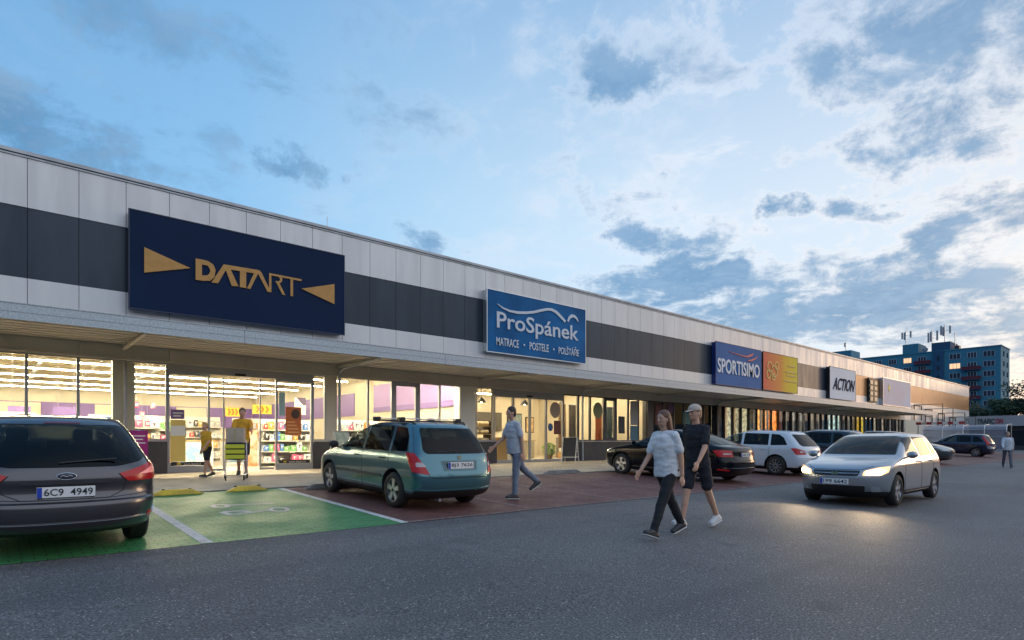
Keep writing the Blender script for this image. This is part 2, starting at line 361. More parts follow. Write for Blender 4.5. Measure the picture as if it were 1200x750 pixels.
def text_mesh(body, bold=0.0, res=3):
    cu = bpy.data.curves.new('t', 'FONT'); cu.body = body; cu.resolution_u = res; cu.offset = bold; cu.extrude = .02
    o = bpy.data.objects.new('t', cu); COL.objects.link(o)
    dg = bpy.context.evaluated_depsgraph_get(); dg.update()
    me = bpy.data.meshes.new_from_object(o.evaluated_get(dg))
    bpy.data.objects.remove(o); bpy.data.curves.remove(cu)
    return me
def texto(name, body, mat, parent, x0, x1, z0, z1, y, th=.03, bold=0.0, shear=0, face='-y', **kw):
    """lettering fitted to a rectangle; face -y: in an xz plane read from -y; '-x': in a yz plane read from -x (x0,x1 are then y, from the reader's left)"""
    me = text_mesh(body, bold)
    xs = [v.co.x for v in me.vertices]; ys = [v.co.y for v in me.vertices]
    ax, bx, ay, by = min(xs), max(xs), min(ys), max(ys)
    for v in me.vertices:
        u = (v.co.x - ax) / (bx - ax); w = (v.co.y - ay) / (by - ay); d = (-v.co.z / .02) * th / 2
        h = x0 + (x1 - x0) * u + shear * w
        z = z0 + (z1 - z0) * w
        if face == '-y': v.co = (h, y + d, z)
        elif face == '-x': v.co = (y + d, h, z)
    me.name = name; me.materials.clear(); me.materials.append(mat)
    o = bpy.data.objects.new(name, me); COL.objects.link(o)
    if parent: o.parent = parent
    tag(o, **kw); return o
def copy_tree(o, parent=None):
    c = o.copy(); COL.objects.link(c); c.parent = parent
    for ch in [q for q in ALLCH.get(o.name, [])] or list(o.children): copy_tree(ch, c)
    return c
ALLCH = {}
def ploc(px, D):
    """point on the plane y=D seen at image column px"""
    d = 1396 - px; Z = FPX * D / (CT * d); return (Z - D * ST) / CT, Z
def pz(px, py, D):
    s, Z = ploc(px, D); return s, 1.3 + (518 - py) * Z / FPX

# ------------------------------------------------------------------ ground
def sheet(name, mat, x0, x1, y0, y1, dz=0, **kw):
    ys = sorted({y0, y1} | {y for y in (3, 7.5, 12.6, 19.3) if y0 < y < y1})
    bm = bmesh.new(); rows = [[bm.verts.new((x, y, gz(y) + dz)) for x in (x0, x1)] for y in ys]
    for a_, b_ in zip(rows, rows[1:]): bm.faces.new((a_[0], a_[1], b_[1], b_[0]))
    kw.setdefault('kind', 'structure')
    return obj(name, bm, mat, None, **kw)
sheet('ground', M['asphalt'], -900, 1500, -900, 1500, -.03)
sheet('asphalt_road', M['asphalt'], -60, 92, -60, 7.5)
sheet('parking_paving', M['pave_red'], 4.56, 71, 7.5, 12.6, .004)
sheet('parking_paving', M['pave_green'], -20, 4.56, 7.5, 12.6, .004)
sheet('pavement', M['pave_beige'], -20, 74, 12.6, 19.6, .004)
bm = bmesh.new()
for (a0, a1, b0, b1) in ((-20, 74, 12.56, 12.66), ):
    x = a0
    while x < a1:
        box(bm, x + .004, min(x + 1, a1) - .004, b0, b1, gz(12.6) - .05, gz(12.6) + .02); x += 1
obj('kerb', bm, M['concrete'], None, kind='structure')
def lines(name, segs, mat, dz=.008, **kw):
    bm = bmesh.new()
    for (x0, x1, y0, y1) in segs:
        ys = [y0, y1]
        v = [bm.verts.new((x, y, gz(y) + dz)) for x, y in ((x0, y0), (x1, y0), (x1, y1), (x0, y1))]; bm.faces.new(v)
    return obj(name, bm, mat, None, kind='structure', **kw)
lines('road_marking', [(4.44, 4.56, 7.52, 12.55), (1.80, 1.93, 7.52, 12.55), (-.92, -.80, 7.52, 12.55), (-20, -.92, 12.44, 12.55)], M['line'])
lines('road_marking', [(4.56 + 2.52 * k, 4.64 + 2.52 * k, 7.55, 12.5) for k in range(1, 26)] + [(4.56, 71, 7.52, 7.58)], M['line_faint'])
# worn pictogram on the green bay, drawn flat on the paving: car outline with a lead and plug
def gpt(px, py):
    z = 0
    for _ in range(40):
        Z = FPX * (1.3 - z) / (py - 518); X = (px - 600) / FPX * Z
        Dd = Z * ST - X * CT; s = X * ST + Z * CT; z = .5 * z + .5 * gz(Dd)
    return Vector((s, Dd, 0))
bm = bmesh.new()
def gstroke(pts, w, closed=False):
    n = len(pts)
    for i in range(n if closed else n - 1):
        a_, b_ = pts[i], pts[(i + 1) % n]; t = (b_ - a_).normalized(); q = Vector((-t.y, t.x, 0)) * w / 2; a2, b2 = a_ - t * w * .3, b_ + t * w * .3
        bm.faces.new([bm.verts.new((p.x, p.y, gz(p.y) + .0085 + .0002 * i)) for p in (a2 - q, b2 - q, b2 + q, a2 + q)])
sc = lambda x, y: gpt(180 + x * .15, 565 + y * .15)
def ell(cx_, cy_, rx, ry, n=14): return [sc(cx_ + rx * math.cos(t * 2 * math.pi / n), cy_ + ry * math.sin(t * 2 * math.pi / n)) for t in range(n)]
gstroke(ell(980, 217, 70, 14), .07, True); gstroke(ell(520, 190, 60, 11), .07, True)
gstroke([sc(580, 183), sc(920, 168)], .10); gstroke([sc(540, 238), sc(600, 258), sc(760, 240), sc(700, 228), sc(560, 235)], .10); gstroke([sc(760, 240), sc(900, 222)], .08)
obj('road_marking', bm, M['line'], None, kind='structure')

# wheel stops
def wheel_stop(x0, x1, y, mat, label, h=.10, bolts=True):
    z = gz(y) + .004; e = empty('wheel_stop', ((x0 + x1) / 2, y, z), label=label, cat='wheel stop')
    l = (x1 - x0) / 2; bm = bmesh.new()
    vs = [(-l, 0), (-l + .22, h), (l - .22, h), (l, 0)]
    lo = [bm.verts.new(p) for p in ((-l, -.10, 0), (l, -.10, 0), (l, .10, 0), (-l, .10, 0))]
    hi_ = [bm.verts.new(p) for p in ((-l + .22, -.05, h), (l - .22, -.05, h), (l - .22, .05, h), (-l + .22, .05, h))]
    bm.faces.new(lo); bm.faces.new(hi_)
    for i in range(4): bm.faces.new((lo[i], lo[(i + 1) % 4], hi_[(i + 1) % 4], hi_[i]))
    bmesh.ops.bevel(bm, geom=bm.edges[:], offset=.012, segments=2, affect='EDGES')
    obj('block', bm, mat, e)
    if bolts:
        for q in (-.22, .22):
            bm = bmesh.new(); tube(bm, [(q, 0, h - .01), (q, 0, h + .012)], .028, 10); obj('bolt', bm, M['black'], e)
    return e
wheel_stop(2.08, 3.0, 12.35, M['yellow'], 'left one of the two yellow wheel stops at the head of the green bay')
wheel_stop(3.40, 4.2, 12.40, M['yellow'], 'right one of the two yellow wheel stops at the head of the green bay')
wheel_stop(12.4, 14.0, 12.75, M['concrete'], 'grey concrete wheel stop on the empty red bay before the folding board', bolts=False)
wheel_stop(4.85, 6.3, 12.15, M['concrete'], 'dark wheel stop at the front tyres of the teal estate car', bolts=False)

# ------------------------------------------------------------------ retail building
YF = 19.3
G0 = .404
B = empty('retail_building', (40, YF, .4), label='long low retail hall with light and slate cladding above a canopy and lit shop windows', cat='building')
B.location = (0, 0, 0)
XL, XR_ = -14.0, 97.0
PITCH = 1.054; X0 = .62 - PITCH * 13
def band(name, z0, z1, mat, y=YF, x0=XL, x1=XR_, skip=None):
    bm = bmesh.new(); x = X0
    while x < x1:
        a_, b_ = max(x, x0) + .006, min(x + PITCH, x1) - .006
        if b_ > a_: box(bm, a_, b_, y, y + .08, z0 + .004, z1 - .004, 0, 0)
        x += PITCH
    return obj(name, bm, mat, B)
band('upper_cladding', 7.21, 8.50, M['panel']); band('cladding_band', 5.43, 7.21, M['panel_dark'], YF + .02, XL, 55.6); band('cladding_band', 5.43, 7.21, mottled('sunset tinted slate cladding', (.42, .20, .075), (.36, .17, .06), .9, .4, .2), YF + .02, 55.6); band('lower_cladding', 3.97, 5.43, M['panel'])  # far end of the slate band has the sunset reflection put into its colour
boxo('core_wall', XL, XR_, YF + .11, YF + .3, 3.6, 8.5, M['seam'], B)
bm = bmesh.new(); box(bm, XL - .05, XR_ + .05, YF - .05, YF + .5, 8.52, 8.62, 0, .01); box(bm, XL - .03, XR_ + .03, YF - .03, YF + .1, 8.46, 8.50); obj('roof_trim', bm, M['trim'], B)
boxo('roof', XL, XR_, YF + .5, 48, 8.2, 8.4, M['concrete'], B)
for (n_, x0, x1, y0, y1) in (('side_wall', XR_ - .02, XR_ + .2, YF + .1, 48), ('side_wall', XL - .2, XL, YF + .1, 48), ('rear_wall', XL, XR_, 47.8, 48)): boxo(n_, x0, x1, y0, y1, .3, 8.2, M['panel'], B)
boxo('lightning_rod', 8.55, 8.57, YF + .1, YF + .12, 8.6, 9.0, M['steel'], B)
# end block past the canopy
band('end_cladding', .4, 3.97, M['panel'], YF, 70.2, XR_)
boxo('end_wall', 70.2, XR_, YF + .1, YF + .3, .4, 3.6, M['seam'], B)
# lintel
bm = bmesh.new(); x = X0
while x < 70.2:
    box(bm, max(x, XL) + .004, min(x + 2 * PITCH, 70.2) - .004, YF - .02, YF + .12, 3.62, 3.965); x += 2 * PITCH
box(bm, XL, 70.2, YF - .07, YF + .15, 3.555, 3.618)
obj('lintel', bm, M['lintel'], B)

# canopy
CY0, CX1 = 16.2, 69.0
cn = boxo('canopy', XL, CX1, CY0 + .02, YF - .03, 4.16, 4.19, M['galv'], B)
bm = bmesh.new(); x = XL
while x < CX1:
    e_ = min(x + 6.3, CX1); box(bm, x + .005, e_ - .005, CY0 - .02, CY0 + .02, 3.87, 4.205, 0); x += 6.3
box(bm, XL, CX1, CY0 - .035, CY0 + .06, 4.206, 4.225); box(bm, XL, CX1, CY0 - .03, CY0 - .022, 4.03, 4.04)
obj('fascia', bm, M['galv'], cn)
bm = bmesh.new(); y = CY0 + .04; prof = []
while y < YF - .04:
    prof += [(y, 3.90), (y + .26, 3.90), (y + .27, 4.06), (y + .40, 4.06)]; y += .44
prof = [(min(a_, YF - .03), z + (a_ - CY0) * .022) for a_, z in prof]
top = [(a_, z + .01) for a_, z in prof]
for x0, x1 in ((XL, 69.0),):
    r0 = [bm.verts.new((x0, *p)) for p in prof]; r1 = [bm.verts.new((x1, *p)) for p in prof]
    for i in range(len(prof) - 1): bm.faces.new((r0[i], r0[i + 1], r1[i + 1], r1[i]))
obj('soffit', bm, M['soffit'], cn)
bx_ = [2.67 + 6.18 * k for k in range(-2, 11)]
for i, x in enumerate(bx_):
    bm = bmesh.new()
    box(bm, x - .05, x + .05, CY0 + .03, YF - .04, 3.84, 3.852); box(bm, x - .05, x + .05, CY0 + .03, YF - .04, 3.896, 3.908); box(bm, x - .006, x + .006, CY0 + .03, YF - .04, 3.853, 3.895)
    obj('beam', bm, M['soffit'], cn)
for x in (14.6, 26.9, 39.3, 51.6):
    tubeo('brace', [(x, CY0 + .1, 3.86), (x + 4.6, YF - .15, 3.80)], .022, M['soffit'], cn)
for x in (8.9, 21.25, 33.6, 46.0, 58.3):
    tubeo('downpipe', [(x, YF - .10, gz(19.2)), (x, YF - .10, 3.55), (x, YF - .16, 3.70), (x, YF - .38, 3.80), (x, CY0 + .08, 3.86)], .045, M['galv'], B, 10)

# glazing
def pane(x0, x1, z0, z1, y=YF + .10):
    bm = bmesh.new(); box(bm, x0, x1, y, y + .008, z0, z1); return bm
def window(x0, x1, z0=1.36, z1=3.553, fw=.035, fm=None, depth=.09, fwb=None, name='window'):
    bm = bmesh.new(); y0, y1 = YF + .02, YF + .02 + depth; fm = fm or M['frame']; b_ = fwb or fw
    box(bm, x0, x0 + fw, y0, y1, z0, z1); box(bm, x1 - fw, x1, y0, y1, z0, z1)
    box(bm, x0 + fw, x1 - fw, y0, y1, z1 - fw, z1); box(bm, x0 + fw, x1 - fw, y0, y1, z0, z0 + b_)
    w = obj(name, bm, fm, B); obj('pane', pane(x0 + fw, x1 - fw, z0 + b_, z1 - fw, YF + .06), M['glass'], w)
    return w
def kick(x0, x1, mat='kick'):
    boxo('base_panel', x0, x1, YF + .0, YF + .14, .4, 1.31, M[mat], B); boxo('sill', x0, x1, YF - .05, YF + .15, 1.312, 1.357, M['frame'], B)
ws = [0.60 + 1.06 * k for k in range(-13, 1)] + [1.66, 2.72]
for a_, b_ in zip(ws, ws[1:]): window(a_, b_)
window(2.72, 3.73); kick(XL, 3.73)
# datart entrance: sidelight, sliding opening, sidelight
def dframe(x0, x1, z1=3.55, side=.10, topz=3.32):
    pass
boxo('door_header', 3.73, 8.02, YF - .01, YF + .16, 3.325, 3.552, M['frame'], B)
window(3.73, 4.86, .404, 3.322, .06, fwb=.20, name='glazed_door'); 
window(6.80, 8.02, .404, 3.322, .06, fwb=.20, name='glazed_door')
for x in (5.28, 6.36):    # parked sliding leaves
    w = obj('sliding_door', (lambda bm: (box(bm, x - .02, x + .02, YF + .16, YF + .20, .42, 3.32), bm)[1])(bmesh.new()), M['frame'], B)
    a_, b_ = (4.87, x - .02) if x < 6 else (x + .02, 6.79)
    obj('pane', pane(a_, b_, .5, 3.31, YF + .17), M['glass'], w); boxo('rail', a_, b_, YF + .16, YF + .20, .42, .49, M['frame'], w)
boxo('door_sensor', 5.55, 5.85, YF - .07, YF - .012, 3.33, 3.40, M['black'], B)
for a_, b_ in ((3.82, 4.77), (6.89, 7.93)): boxo('glass_strip', a_, b_, YF + .05, YF + .056, .61, .72, M['black'], B)
window(8.02, 8.46); kick(8.02, 16.0)
boxo('column', 8.46, 8.86, YF + .0, YF + .14, 1.36, 3.553, M['cream'], B)
boxo('column', 2.44, 2.96, YF + .18, YF + .5, .4, 5.2, M['cream'], B)
window(8.98, 10.05); window(10.05, 11.02)
window(11.02, 12.18, 1.36, 3.553, .17); window(12.18, 13.12); window(13.12, 14.12)
boxo('column', 14.13, 14.86, YF + .02, YF + .5, 1.36, 3.553, M['white'], B)
window(14.93, 15.80, fm=M['frame'])
boxo('door_header', 15.8, 20.05, YF - .01, YF + .16, 3.28, 3.552, M['frame'], B)
for a_, b_ in ((15.88, 16.95), (16.95, 17.93), (17.93, 18.94), (18.94, 20.05)):
    w = window(a_, b_, .404, 3.278, .05, fwb=.12, name='glazed_door')
boxo('door_sensor', 17.7, 18.0, YF - .07, YF - .012, 3.29, 3.36, M['black'], B)
for a_, b_, f_ in ((20.05, 21.1, .05), (21.1, 21.95, .05), (21.95, 23.0, .05), (23.0, 23.95, .17), (23.95, 24.95, .04), (24.95, 25.8, .04), (25.8, 26.5, .04)): window(a_, b_, fw=f_, fm=M['frame_dark'])
kick(20.05, 26.5)
boxo('pillar', 26.5, 27.0, YF - .06, YF + .3, .4, 3.553, M['kick'], B)
# dark closed unit
for k in range(6): window(27.0 + k * 1.05, 28.05 + k * 1.05, .404, 3.553, .06, M['frame_dark'])
boxo('pillar', 33.3, 33.5, YF - .25, YF + .3, .4, 3.553, M['kick'], B)
# far run of windows with deep fins between
x = 33.5; fin = 0
while x < 68.8:
    window(x, x + 1.02, .9, 3.553, .05, M['frame_dark'])
    boxo('fin', x + 1.02, x + 1.06, YF - .06, YF + .12, .404, 3.553, M['frame_dark'], B)
    x += 1.06
boxo('base_panel', 33.5, 70.2, YF + .0, YF + .14, .4, .897, M['kick'], B)

# interiors: floor, ceilings, partitions
def room(x0, x1, y1, zc, wall, ceil='ceil', fl='floor'):
    boxo('room_floor', x0, x1, YF + .16, y1, .36, .402, M[fl], B)
    boxo('room_ceiling', x0, x1, YF + .32, y1, zc, zc + .1, M[ceil], B)
    boxo('room_wall', x0, x1, y1, y1 + .15, .4, zc, M[wall], B)
room(XL, 14.5, 46, 5.2, 'cream'); room(14.75, 26.75, 28, 4.6, 'cream'); room(26.85, 33.35, 22, 4.2, 'kick', 'kick', 'kick')
boxo('partition', 14.5, 14.72, YF + .31, 46, .4, 5.2, M['cream'], B); boxo('partition', 26.75, 26.85, YF + .31, 28, .4, 4.6, M['cream'], B)
boxo('partition', 33.38, 33.45, YF + .31, 24, .4, 4.4, M['kick'], B)
M['purple'] = principled('violet wall band', (.20, .13, .36), .5); M['purple2'] = principled('lilac wall band', (.30, .20, .46), .5)
boxo('wall_band', 14.44, 14.498, YF + .5, 27.2, 3.05, 4.15, M['purple2'], B); boxo('wall_band', 14.43, 14.498, YF + .5, 27.2, 2.80, 3.045, M['purple'], B)
boxo('wall_band', 14.44, 14.498, 29.4, 45.9, 2.7, 3.9, M['purple'], B)
boxo('wall_band', XL, 14.4, 45.93, 45.99, 2.3, 3.75, M['purple'], B)
for k in range(5): boxo('wall_panel', -9 + k * 4.6, -7.1 + k * 4.6, 45.86, 45.92, 2.2, 3.7, M['cream'], B)
bm = bmesh.new(); y = 20.6
while y < 45.5:
    box(bm, XL + .1, 14.4, y, y + .12, 4.88, 5.18); y += 1.35
obj('ceiling_ribs', bm, M['ceil'], B)
bm = bmesh.new()
for x in (-8.2, -3.1, 1.35, 5.6, 9.9): box(bm, x, x + .14, 20.4, 45.5, 4.62, 4.76)
for x in (-.6, 3.4, 7.6, 12.2): tube(bm, [(x, 20.4, 4.70), (x, 45.4, 4.70)], .03, 6)
obj('cable_trays', bm, M['frame'], B)
room(33.47, 45.5, 24, 4.4, 'cream'); room(45.6, 56.5, 23, 4.2, 'panel', 'panel'); room(56.6, 70.1, 24, 4.2, 'white')

# suspended light rows (lamps of the shops)
def light_row(x0, x1, y, z, mat, label, group, w=.07):
    e = empty('ceiling_light', ((x0 + x1) / 2, y, z), label=label, cat='ceiling light', group=group)
    l = (x1 - x0) / 2
    boxo('housing', -l, l, -.06, .06, .03, .10, M['white'], e)
    bm = bmesh.new(); x = -l + .02
    while x < l - .1:
        box(bm, x, min(x + 1.48, l - .02), -w / 2, w / 2, -.012, .028); x += 1.5
    obj('tube', bm, mat, e)
    for q in (-l * .6, 0, l * .6): boxo('hanger', q - .005, q + .005, -.005, .005, .10, .45, M['steel'], e)
names = ['first', 'second', 'third', 'fourth', 'fifth', 'sixth', 'seventh', 'eighth', 'ninth', 'tenth', 'eleventh']
for i, y in enumerate([20.3, 23.0, 26.0, 29.2, 32.5, 36, 39.7, 43.5]):
    light_row(-12, 14.0 if i > 0 else 14.1, y, 4.45, M['tube'] if i else M['tube_w'], '%s long row of warm tube lights back from the windows of the electronics shop' % names[i], 'light rows in the electronics shop')
for i, y in enumerate([20.6, 23.0, 25.6]):
    light_row(15.2, 26.3, y, 3.95, M['tube2'], '%s row of soft warm lights back from the windows of the mattress shop' % names[i], 'light rows in the mattress shop')
light_row(34, 45.2, 20.7, 3.9, M['tube'], 'warm light row behind the windows under the sports shop sign', 'light rows in the far shops')
light_row(46, 56.2, 20.6, 3.8, emis('lamp tube dim', (.9, .93, 1), 3.0), 'dim cool light row behind the grey shop windows under the white sign', 'light rows in the far shops')
light_row(57, 69.6, 20.7, 3.8, M['tube3'], 'bright cool light row in the farthest shop under the canopy', 'light rows in the far shops')

# ------------------------------------------------------------------ shop signs
def sign_board(name, px0, px1, z0, z1, mat, side, label, d=.28, y=19.0):
    x0 = ploc(px0, y)[0]; x1 = ploc(px1, y)[0]
    e = empty(name, ((x0 + x1) / 2, y, z0), label=label, cat='sign'); e.location = (0, 0, 0)
    boxo('box', x0 + .01, x1 - .01, y + .012, YF - .002, z0 + .01, z1 - .01, side, e)
    boxo('face', x0, x1, y, y + .01, z0, z1, mat, e)
    bm = bmesh.new()
    for (a_, b_, c_, d_) in ((x0 - .03, x0, z0 - .03, z1 + .03), (x1, x1 + .03, z0 - .03, z1 + .03), (x0, x1, z0 - .03, z0), (x0, x1, z1, z1 + .03)): box(bm, a_, b_, y - .012, y + .05, c_, d_)
    obj('frame', bm, side, e)
    return e, x0, x1
navy = mottled('navy sign face', (.006, .019, .058), (.007, .022, .066), .6, .6)
sg, a0, a1 = sign_board('shop_sign', 152, 403, 4.97, 7.64, navy, principled('navy sign frame', (.008, .018, .06), .4), 'large navy sign reading DATART in gold between two gold triangles')
gold = mottled('gold lettering', (.52, .27, .07), (.46, .235, .055), 5, .45)
def trace(pts, ox, oy, kx, ky, Dp=18.96): return [pz(ox + x * kx, oy + y * ky, Dp) for x, y in pts]
def glyph(name, polys, parent, mat, y=18.96, th=.036):
    bm = bmesh.new()
    for p in polys:
        prism(bm, p, y, y + th)
    return obj(name, bm, mat, parent)
kx = ky = 260 / 1200
T = lambda pts: trace(pts, 150, 270, kx, ky)
glyph('gold_triangle', [T([(88, 90), (88, 228), (338, 204)])], sg, gold)
glyph('gold_triangle', [T([(1117, 290), (1117, 399), (938, 315)])], sg, gold)
bm = bmesh.new()
pn = [0]
def P(*pts):
    pn[0] += 1; prism(bm, T(pts), 18.958 + .0009 * pn[0], 18.996)
# D (outer shape split into stem, bars and bowl)
P((366, 152), (400, 157), (400, 272), (366, 266)); 
P((400, 157), (432, 165), (430, 190), (400, 184)); P((432, 165), (462, 185), (440, 203), (430, 190))
P((462, 185), (474, 215), (446, 218), (440, 203)); P((474, 215), (468, 252), (440, 234), (446, 218)); P((468, 252), (450, 268), (428, 243), (440, 234)); P((450, 272), (400, 272), (400, 243), (428, 243))
# A
P((518, 183), (545, 188), (487, 286), (452, 281)); P((518, 183), (545, 188), (598, 302), (562, 300)); 
# bar joining A and T
P((532, 185), (712, 215), (712, 236), (545, 210))
# T stem
P((606, 215), (640, 221), (640, 312), (606, 306))
# second A (thin)
P((690, 214), (712, 217), (662, 317), (645, 313)); P((712, 217), (722, 226), (774, 334), (756, 332), (700, 226))
# R
P((764, 230), (776, 232), (776, 334), (764, 332)); P((776, 232), (940, 264), (940, 274), (776, 243)); 
P((822, 243), (834, 254), (822, 258), (812, 248)); P((834, 254), (836, 270), (824, 268), (822, 258)); P((836, 270), (826, 284), (814, 278), (824, 268)); P((826, 284), (800, 282), (800, 272), (814, 275)); P((804, 282), (820, 284), (852, 350), (836, 346))
# T
P((880, 256), (894, 259), (894, 356), (880, 353))
obj('lettering', bm, gold, sg)

blue = mottled('blue sign face', (.010, .090, .235), (.016, .15, .38), .35, .55)
sg, a0, a1 = sign_board('shop_sign', 571, 686, 5.04, 7.60, blue, M['alloy'], 'blue sign reading ProSpánek with a white wave line and three product words')
wl = principled('white lettering', (.62, .66, .72), .45)
px = lambda x, y: pz(560 + x * 140 / 1050, 330 + y * 140 / 1050, 18.96)
(x0, z0), (x1, z1) = px(168, 405), px(885, 520)
_, zt = px(168, 258); zb = pz(560 + 500 * .1333, 330 + 500 * .1333, 18.96)[1]
me_ = texto('lettering', 'ProSpánek', wl, sg, x0, x1, zb, zt, 18.975, .03, .012)
for w_, xa, xb in (('MATRACE', 165, 362), ('POSTELE', 457, 625), ('POLŠTÁŘE', 712, 890)):
    xs = px(xa, 0)[0]; xe = px(xb, 0)[0]; lo_ = 5.33
    texto('lettering', w_, wl, sg, xs, xe, lo_, lo_ + (.34 if 'Š' not in w_ else .42), 18.98, .02, .01)
for xa, ya in ((410, 570), (670, 606)):
    q = px(xa, ya); bm = bmesh.new(); tube(bm, [(q[0], 18.99, 5.50), (q[0], 18.97, 5.50)], .045, 12); obj('dot', bm, wl, sg)
bm = bmesh.new()
stroke(bm, [px(*p) for p in [(172, 195), (215, 228), (280, 258), (350, 272), (420, 274), (490, 268), (550, 254), (610, 243), (650, 246), (690, 268), (730, 308), (770, 352)]], [.02, .06, .09, .11, .11, .11, .11, .11, .12, .14, .14, .12], 18.96, 18.996)
stroke(bm, [px(*p) for p in [(792, 352), (805, 318), (825, 301), (850, 305), (870, 325), (882, 352)]], [.08, .12, .14, .13, .1, .04], 18.96, 18.996)
obj('wave_line', bm, wl, sg)

sg, a0, a1 = sign_board('shop_sign', 839, 892, 4.86, 7.42, mottled('steel blue sign face', (.055, .14, .34), (.065, .16, .38), .5, .4), principled('deep blue frame', (.01, .03, .16), .4), 'steel blue sign reading SPORTISIMO with a red swoosh, left of the orange sign')
tx = ploc(825 + 110 * .1458, 18.96)[0]; te = ploc(825 + 447 * .1458, 18.96)[0]
texto('lettering', 'SPORTISIMO', wl, sg, tx, te, 5.55, 6.45, 18.97, .03, .02)
red = principled('red swoosh', (.55, .05, .08), .45)
bm = bmesh.new(); L_ = te - tx
stroke(bm, [(tx + .25 * L_, 6.95), (tx + .5 * L_, 6.86), (tx + .68 * L_, 6.84), (tx + .80 * L_, 7.0), (tx + .84 * L_, 7.12)], [.02, .05, .10, .16, .05], 18.965, 18.996)
stroke(bm, [(tx + .70 * L_, 6.60), (tx + .80 * L_, 6.66), (tx + .90 * L_, 6.84), (tx + .96 * L_, 6.98)], [.04, .13, .1, .02], 18.965, 18.996)
obj('swoosh', bm, red, sg)
# orange to yellow sign
m, nt = new_mat('orange yellow face'); o_ = N(nt, 'ShaderNodeOutputMaterial'); p_ = N(nt, 'ShaderNodeBsdfPrincipled'); t_ = N(nt, 'ShaderNodeTexCoord'); s_ = N(nt, 'ShaderNodeSeparateXYZ'); L(nt, t_.outputs['Generated'], s_.inputs[0])
L(nt, ramp(nt, s_.outputs[0], [(0, (.80, .17, .10)), (.5, (.85, .34, .08)), (.62, (.85, .52, .06)), (1, (.85, .66, .06))]), p_.inputs['Base Color']); p_.inputs['Roughness'].default_value = .45; L(nt, p_.outputs[0], o_.inputs[0])
sg, a0, a1 = sign_board('shop_sign', 894.5, 934.5, 4.86, 7.42, m, principled('dark sign frame', (.03, .025, .03), .5), 'orange and yellow sign with round gold flower outlines beside the steel blue sign')
bm = bmesh.new(); w_ = a1 - a0
for (cx_, cz_, r_) in ((.17, 6.35, .34), (.30, 6.1, .40), (.14, 5.85, .3), (.36, 6.5, .25), (.27, 5.7, .22)):
    stroke(bm, [(a0 + cx_ * w_ + r_ * math.cos(t * .524), cz_ + r_ * math.sin(t * .524) + .1) for t in range(13)], .07, 18.965, 18.996)
obj('flower_outline', bm, principled('gold outline', (.62, .45, .10), .4), sg)
bm = bmesh.new()
for k, (u0, u1, z) in enumerate(((.70, .92, 6.7), (.62, .96, 6.25), (.66, .94, 6.0), (.58, .97, 5.6))): box(bm, a0 + u0 * w_, a0 + u1 * w_, 18.975, 18.996, z, z + .10)
obj('caption_bars', bm, principled('ochre bars', (.50, .33, .06), .5), sg)
# ACTION sign
sg, a0, a1 = sign_board('shop_sign', 972.5, 1002.5, 4.82, 7.36, mottled('grey white sign face', (.84, .82, .84), (.80, .78, .80), .4, .4), principled('black sign frame', (.01, .012, .018), .5), 'pale grey sign reading ACTION in slanted dark capitals')
texto('lettering', 'ACTION', principled('dark plum lettering', (.05, .04, .06), .85, 0, 0, .1), sg, a0 + .12 * (a1 - a0) - .1, a0 + .90 * (a1 - a0), 5.55, 6.55, 18.97, .03, .008, shear=.35)
# pale sign
sg, a0, a1 = sign_board('shop_sign', 1035, 1067, 4.82, 7.36, mottled('pale pink sign face', (.80, .74, .78), (.84, .66, .66), .25, .45), M['alloy'], 'farthest pale pinkish sign with a small yellow mark, at the right end of the row')
bm = bmesh.new(); cx_ = a0 + .20 * (a1 - a0); prism(bm, [(cx_ + (.42 if k % 2 else .2) * math.cos(k * math.pi / 5 + .3), 6.45 + (.42 if k % 2 else .2) * math.sin(k * math.pi / 5 + .3)) for k in range(10)], 18.97, 18.996); obj('yellow_mark', bm, principled('yellow mark', (.75, .60, .08), .5), sg)
# dark louvred box beside it
e = empty('louvre_box', (60.2, YF, 4.9), label='black framed louvre box between the ACTION sign and the pale sign', cat='louvre box')
e.location = (0, 0, 0); q0, q1 = ploc(1019.5, 19.05)[0], ploc(1029, 19.05)[0]
boxo('casing', q0, q1, 19.12, YF - .002, 4.95, 7.1, M['black'], e)
bm = bmesh.new()
for k in range(4):
    for j in range(2): box(bm, q0 + .15 + j * (q1 - q0) / 2, q0 + (q1 - q0) / 2 - .15 + j * (q1 - q0) / 2, 19.06, 19.115, 5.05 + k * .5, 5.4 + k * .5)
obj('louvre', bm, principled('green black slat', (.03, .09, .07), .35), e)

# ------------------------------------------------------------------ cars
def pchip(xs, ys):
    n = len(xs); h = [xs[i + 1] - xs[i] for i in range(n - 1)]; d = [(ys[i + 1] - ys[i]) / h[i] for i in range(n - 1)]
    m = [0.] * n
    for i in range(1, n - 1):
        if d[i - 1] * d[i] > 0:
            w1 = 2 * h[i] + h[i - 1]; w2 = h[i] + 2 * h[i - 1]; m[i] = (w1 + w2) / (w1 / d[i - 1] + w2 / d[i])
    m[0], m[-1] = d[0], d[-1]
    def f(x):
        if x <= xs[0]: return ys[0]
        if x >= xs[-1]: return ys[-1]
        k = 0
        while x > xs[k + 1]: k += 1
        t = (x - xs[k]) / h[k]; t2, t3 = t * t, t * t * t
        return (2 * t3 - 3 * t2 + 1) * ys[k] + (t3 - 2 * t2 + t) * h[k] * m[k] + (-2 * t3 + 3 * t2) * ys[k + 1] + (t3 - t2) * h[k] * m[k + 1]
    return f
